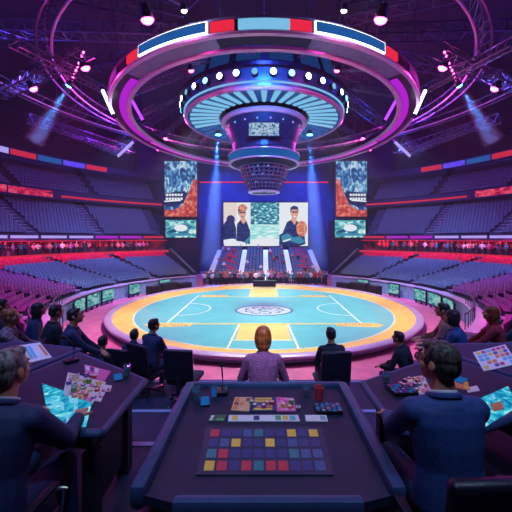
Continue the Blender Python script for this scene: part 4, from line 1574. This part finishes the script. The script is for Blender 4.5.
SPM = {k: spectator_mesh(*k) for k in ((True, False), (True, True), (False, False), (False, True))}
TOPS = [('red', 'shirt_red'), ('teal', 'shirt_teal'), ('white', 'shirt_white'), ('black', 'suit_black'), ('purple', 'sweater'), ('peach', 'shirt_peach')]


def spectator(p, rz, kind, place, s=1.):
    nm, m = rnd.choice(TOPS)
    o = bpy.data.objects.new('person', SPM[kind])
    COL.objects.link(o)
    o.location = p
    o.rotation_euler = (0, 0, rz)
    o.scale = (s, s, s * rnd.uniform(.94, 1.05))
    o.material_slots[1].link = 'OBJECT'
    o.material_slots[1].material = M[m]
    verb = ('standing' if kind[0] else 'seated') + (' with raised hands' if kind[1] else '')
    tag(o, f'{verb} spectator in a {nm} top {place}', 'person', f'{verb} spectators in {nm} tops {place}')


used = []
for side in (-1, 1):
    sn = 'left' if side < 0 else 'right'
    n = 0
    while n < 95:
        f = rnd.uniform(40, 112)
        r = rnd.choice((24.55, 25.15, 25.75))
        p = pol(r, side * f, 3.65)
        if any((p - q).length < .45 for q in used):
            continue
        used.append(p)
        n += 1
        spectator(p, R(180) - R(side * f) + rnd.uniform(-.4, .4), (True, rnd.random() < .15), f'on the {sn} concourse', .95)
n = 0
used = []
while n < 76:
    x, y = rnd.uniform(-7.3, 7.5), rnd.choice((37.9, 38.5, 39.1, 39.6))
    p = Vector((x, y, 0))
    if any((p - q).length < .36 for q in used):
        continue
    used.append(p)
    n += 1
    spectator(p, R(180) + rnd.uniform(-.5, .5), (True, rnd.random() < .2), 'on the floor before the end stand')
cand = [s for s in SEATS if s[3] == 'end']
for s in rnd.sample(cand, 36):
    spectator(s[0] + Vector((0, 0, -.02)), R(180), (False, rnd.random() < .2), 'in the far end stand', .9)
# ------------------------------------------------------------------ desks
TZ = 4.41


def inset(poly, d):
    n = len(poly)
    c = Vector((sum(p[0] for p in poly) / n, sum(p[1] for p in poly) / n))
    return [tuple(Vector(p) + (c - Vector(p)).normalized() * d) for p in poly]


def desk(label, poly, legs, z=TZ, z0=Z3):
    t = thing('control_desk', label, 'desk', (poly[0][0], poly[0][1], z0), 0, worldparts=True)
    MB().prism(poly, z - .05, z, 'desk').build('desk_top', t)
    b = MB()
    n = len(poly)
    for i in range(n):
        p, q = Vector((*poly[i], z - .025)), Vector((*poly[(i + 1) % n], z - .025))
        b.cap(p, q, .03, .03, 'desk_edge', 10)
    b.build('edge_trim', t, True)
    ip = inset(poly, .16)
    MB().prism(ip, z - .2, z - .05, 'desk_body').build('under_frame', t)
    for k in legs:
        p = ip[k]
        b = MB().box((p[0], p[1], (z0 + z - .2) / 2), (.09, .09, z - .2 - z0), 'desk_body')
        b.build('leg', t)
    a, c = ip[legs[0]], ip[legs[1]]
    d = Vector((c[0] - a[0], c[1] - a[1], 0))
    b = MB()
    b.box((a[0] + d.x / 2, a[1] + d.y / 2, z0 + .34), (d.length - .1, .03, .42), 'desk_body', rot=(0, 0, math.atan2(d.y, d.x)))
    b.build('modesty_panel', t)
    return t


LA = [(-1.04, 2.79), (-1.04, 2.05), (-1.5, 2.06), (-2.28, 2.34), (-1.98, 3.43)]
RA = [(.85, 2.74), (.86, 2.08), (1.2, 2.0), (1.75, 2.24), (2.25, 2.62), (1.88, 3.36)]
LB = [(-2.05, 3.56), (-2.40, 2.42), (-3.5, 2.7), (-3.0, 3.82)]
RB = [(1.97, 3.44), (2.34, 2.66), (3.6, 2.95), (3.1, 3.75), (2.2, 3.72)]
desk('dark left front desk covered with chips and a cyan lit map', LA, (0, 1, 3, 4))
desk('dark right front desk with boards and a cyan lit map', RA, (0, 1, 4, 5))
desk('dark far left desk with a striped card layout', LB, (0, 1, 2, 3))
desk('dark far right desk with a colourful board', RB, (0, 1, 2, 3))
# centre console
CZ = 4.34
t = thing('centre_console', 'dark centre console desk with raised side rails and inlaid layout', 'desk', (0.0, 2.2, Z3), 0, worldparts=True)
MB().prism([(-.62, 2.78), (.66, 2.78), (.66, 1.62), (.45, 1.56), (-.41, 1.56), (-.62, 1.62)], CZ - .05, CZ, 'desk').build('desk_top', t)
for sx, x in ((-1, -.64), (1, .68)):
    MB().rbox((x, 2.2, CZ - .01), (.085, 1.2, .13), 'desk_edge', .03).build('side_rail', t, True)
    MB().rbox((x, 2.2, (CZ + Z3) / 2 - .08), (.07, 1.1, CZ - Z3 - .16), 'desk_body', .01).build('side_panel', t)
MB().rbox((.02, 2.81, CZ + .0), (1.36, .06, .07), 'desk_edge', .02).build('back_rail', t, True)
MB().rbox((.02, 1.58, CZ - .03), (.95, .06, .1), 'desk_edge', .025).build('front_rail', t, True)
MB().box((.02, 2.7, (CZ + Z3) / 2 - .06), (1.2, .04, CZ - Z3 - .16), 'desk_body').build('back_panel', t)


# ------------------------------------------------------------------ items on the desks
def quad_on(px, z):
    """pixel -> world point on the horizontal plane z"""
    d = (H - z) * F / (px[1] - 238)
    return Vector(((px[0] - 264) * d / F, d, z))


BOARD_MATS = {}


def bm_(c, s=0.):
    if c not in BOARD_MATS:
        BOARD_MATS[c] = mat('print_' + c.strip('#'), c, .5, noise=.12, nscale=40)
    return BOARD_MATS[c]


def board(name, label, cat, quad, z, base, cells=(), nx=1, ny=1, th=.008, emit=None, seed=0):
    """a thin printed board; quad = four pixel corners (near-left, near-right, far-right, far-left); cells printed as a grid"""
    P = [quad_on(q, z) for q in quad]
    c = sum(P, Vector()) / 4
    t = thing(name, label, cat, (c.x, c.y, z))
    L = [(p.x - c.x, p.y - c.y) for p in P]
    MB().prism(L, .001, th, base).build('sheet', t)
    r2 = random.Random(seed)
    if cells:
        b = MB()
        A, B, C_, D = [Vector((x, y, 0)) for x, y in L]
        for i in range(nx):
            for j in range(ny):
                m = cells[(r2.randrange(len(cells)))]
                if m is None:
                    continue
                q = []
                for u, v in ((i + .1, j + .12), (i + .9, j + .12), (i + .9, j + .88), (i + .1, j + .88)):
                    u = .04 + .92 * u / nx
                    v = .04 + .92 * v / ny
                    p = (A * (1 - u) + B * u) * (1 - v) + (D * (1 - u) + C_ * u) * v
                    q.append((p.x, p.y))
                b.prism(q, th, th + .0015, m)
        if b.v:
            b.build('print', t)
    return t


W_, Y_, Rd, Pk, Cy, Gn, Or, Nv, Pl = [bm_(c) for c in ('#e6e4ea', '#e8c24c', '#c63a4c', '#e66ab0', '#4fc0d8', '#5aa86a', '#e0894a', '#2b3d7c', '#7a52b0')]
# left front desk
board('lit_map', 'glowing cyan map sheet under the hands of the grey haired man', 'map', ((50, 428), (86, 427), (92, 402), (42, 384)), TZ, 'g_cyan', (None, None, None, None, 'g_strip'), 9, 3)
bp = board('betting_layout', 'yellow and white chip layout in the middle of the left front desk', 'game layout', ((62, 398), (92, 405), (106, 383), (68, 373)), TZ, W_, (W_, Y_, Pk, W_, Or), 6, 5, seed=2)
board('card_tray', 'pink card tray with a dark slot at the far edge of the left front desk', 'card tray', ((86, 378), (104, 382), (111, 372), (84, 365)), TZ, Pk, (Pk, W_, Nv), 5, 2, seed=4)
for k, (x, y) in enumerate(((101, 392), (107, 388), (98, 398))):
    board('playing_card', f'white playing card lying right of the chips, {("largest", "farthest", "nearest")[k]} of three', 'card', ((x - 5, y + 3), (x + 3, y + 4), (x + 5, y - 2), (x - 3, y - 3)), TZ, W_, (W_, Rd), 2, 2, .004, seed=k)
chipcols = [('yellow', Y_), ('red', Rd), ('white', W_), ('orange', Or), ('green', Gn), ('purple', Pl)]


def chips(n, x0, x1, y0, y1, z, place, seed):
    r3 = random.Random(seed)
    done = []
    k = 0
    while k < n:
        q = quad_on((r3.uniform(x0, x1), r3.uniform(y0, y1)), z)
        if any((q - e).length < .042 for e in done):
            k += .2
            continue
        done.append(q)
        k += 1
        nm, m = r3.choice(chipcols)
        h = r3.choice((.008, .008, .016, .024, .034))
        t = thing('gaming_chip' if h < .01 else 'chip_stack', f'{nm} gaming {"chip" if h < .01 else "chip stack"} {place}', 'chip', q + Vector((0, 0, .010)), 0, f'{nm} chips {place}, {"single" if h < .01 else "stacked"}')
        MB().cone((0, 0, 0), (0, 0, h), .019, .019, m, 14).build('disc', t)
        MB().cone((0, 0, h), (0, 0, h + .001), .012, .012, W_ if m is not W_ else Nv, 12).build('face', t)


chips(30, 68, 98, 377, 399, TZ, 'on the left front desk layout', 3)
chips(12, 400, 424, 378, 392, TZ, 'on the right front desk boards', 5)
chips(9, 250, 300, 404, 410, CZ, 'on the centre console boards', 6)


def phone(label, px, z, rz):
    p = quad_on(px, z)
    t = thing('phone', label, 'phone', p, rz)
    MB().rbox((0, 0, .006), (.075, .15, .009), 'plastic_black', .004).build('body', t)
    MB().box((0, 0, .0112), (.066, .135, .001), 'g_panelblue').build('display', t)


phone('dark phone lying near the far corner of the left front desk', (118, 378), TZ, .5)
phone('dark phone lying left of the boards on the centre console', (205, 402), CZ, .2)
phone('pale lit phone lying behind the man in glasses', (461, 381), TZ, -.9)


def glassware(name, label, px, z, r, h, m, fill=None):
    p = quad_on(px, z)
    t = thing(name, label, name.replace('_', ' '), p)
    prof = [(r * .75, 0), (r, h), (r * .9, h), (r * .66, .008), (0, .008), (0, 0)]
    MB().sweep(prof, 0, 360, m, 18, cy=0).build('cup_body', t, True)
    if fill:
        MB().cone((0, 0, .01), (0, 0, h * .7), r * .66, r * .8, fill, 16).build('drink', t)


glassware('drinking_glass', 'clear glass at the far left corner of the centre console', (196, 401), CZ, .035, .11, 'glass', 'shirt_teal')
glassware('drinking_glass', 'smaller clear glass beside the phone on the centre console', (214, 397), CZ, .03, .08, 'glass', 'g_panelblue')
glassware('paper_cup', 'red and white cup at the far right corner of the centre console', (319, 399), CZ, .04, .1, Rd, Nv)
glassware('drinking_glass', 'clear glass on the right of the centre console boards', (306, 396), CZ, .03, .08, 'glass', 'shirt_teal')
glassware('drinking_glass', 'clear glass at the far corner of the left front desk', (127, 376), TZ, .033, .1, 'glass', 'shirt_teal')
glassware('drinking_glass', 'clear glass at the left corner of the right front desk', (386, 383), TZ, .033, .09, 'glass', 'shirt_teal')


def mic(label, px, z, rz=0.):
    p = quad_on(px, z)
    t = thing('desk_microphone', label, 'microphone', p, rz)
    MB().rbox((0, 0, .015), (.1, .12, .03), 'plastic_black', .01).build('base', t, True)
    MB().tube([(0, .02, .03), (0, .03, .12), (0, 0, .2), (0, -.05, .25)], .006, 'steel_dark', 8).build('gooseneck', t, True)
    MB().cap((0, -.05, .25), (0, -.085, .27), .014, .014, 'black', 10).build('capsule', t, True)


mic('gooseneck microphone at the far edge of the left front desk', (71, 362), TZ, -.7)
mic('gooseneck microphone at the far edge of the right front desk', (431, 364), TZ, .7)
mic('gooseneck microphone at the left of the centre console', (222, 393), CZ)


def console_box(label, px, z, w_, d_, rz=0., n=5, m=4):
    p = quad_on(px, z)
    t = thing('control_keypad', label, 'keypad', p, rz)
    MB().rbox((0, 0, .014), (w_, d_, .028), 'plastic_black', .008).build('body', t, True)
    for i in range(n):
        for j in range(m):
            MB().rbox((-w_ / 2 + w_ * (i + .5) / n, -d_ / 2 + d_ * (j + .5) / m, .031), (w_ / n * .7, d_ / m * .65, .01), ('steel', 'g_panelblue', 'steel', 'hull')[(i * 3 + j) % 4], .003, 1).build('key', t)


console_box('dark control keypad at the left corner of the right front desk', (402, 392), TZ, .2, .15, .1)
console_box('dark control keypad right of the boards on the centre console', (328, 411), CZ, .2, .12)
# centre console boards
board('picture_card', 'beige and orange picture card left on the centre console', 'card', ((231, 411), (249, 412), (252, 398), (235, 398)), CZ, bm_('#e2b48e'), (Or, bm_('#e2b48e'), bm_('#8a4a3a')), 3, 3, seed=1)
board('card_layout', 'striped layout with yellow, teal and red bars in the middle of the console', 'game layout', ((250, 412), (276, 412), (275, 398), (252, 398)), CZ, Nv, (W_, Y_, Or, bm_('#2f5f8e'), bm_('#c9cbe6')), 1, 5, seed=8)
board('pink_card', 'square pink patterned card on the right of the console', 'card', ((277, 412), (296, 412), (294, 399), (276, 398)), CZ, Pk, (Pk, bm_('#c44a96'), bm_('#f0a0d0')), 5, 5, seed=3)
board('card_strip', 'long strip of green, cyan and yellow cards across the console', 'card strip', ((228, 422), (300, 422), (298, 416), (229, 416)), CZ, bm_('#dfe6ee'), (Cy, Gn, W_, Y_, Nv, W_), 9, 1, seed=12)
board('card_strip', 'green leaf patterned strip left of the long card strip', 'card strip', ((208, 422), (224, 422), (226, 416), (211, 416)), CZ, bm_('#3f7f5a'), (Gn, W_, bm_('#2f5f4a')), 4, 2, seed=13)
board('card_strip', 'white card block right of the long card strip', 'card strip', ((306, 422), (328, 422), (326, 416), (305, 416)), CZ, W_, (W_, bm_('#9aa6c0')), 3, 1, seed=14)
board('betting_layout', 'large dark betting layout with coloured squares across the console front', 'game layout', ((196, 476), (334, 476), (322, 428), (206, 428)), CZ, bm_('#223052'), (Nv, bm_('#3a5f92'), Rd, bm_('#2c7f8c'), Y_, Nv, Nv), 10, 4, seed=17)
# right front desk
board('lit_map', 'glowing cyan map sheet on the desk right of the man in glasses', 'map', ((482, 429), (518, 407), (508, 387), (474, 402)), TZ, 'g_cyan', (None, None, None, None, 'g_strip'), 9, 3, seed=5)
board('orange_disc_card', 'orange square card lying on the right cyan map', 'card', ((494, 412), (504, 409), (501, 402), (490, 405)), TZ + .012, Or, (), 1, 1, .006)
board('picture_card', 'pink and white picture board left of the man in glasses', 'card', ((413, 396), (432, 394), (424, 376), (406, 379)), TZ, bm_('#e8c4cc'), (W_, Pk, Or, Rd), 4, 4, seed=6)
board('picture_card', 'yellow and orange card right behind the man in glasses', 'card', ((452, 388), (470, 391), (468, 382), (454, 379)), TZ, Or, (Y_, Or, W_), 3, 2, seed=7)
board('playing_card', 'white playing card right of the man in glasses', 'card', ((468, 393), (480, 391), (477, 386), (466, 388)), TZ, W_, (W_,), 1, 1, .004)
# far desks
board('striped_layout', 'orange, white and blue striped layout on the far left desk', 'game layout', ((27, 364), (52, 358), (40, 343), (18, 346)), TZ, W_, (Or, W_, Cy, bm_('#e2b48e')), 6, 1, seed=9)
board('colour_board', 'colourful picture board on the far right desk', 'game layout', ((484, 372), (518, 364), (505, 345), (473, 353)), TZ, W_, (W_, Or, Rd, Cy, Y_, bm_('#3b4a8a')), 6, 5, seed=10)
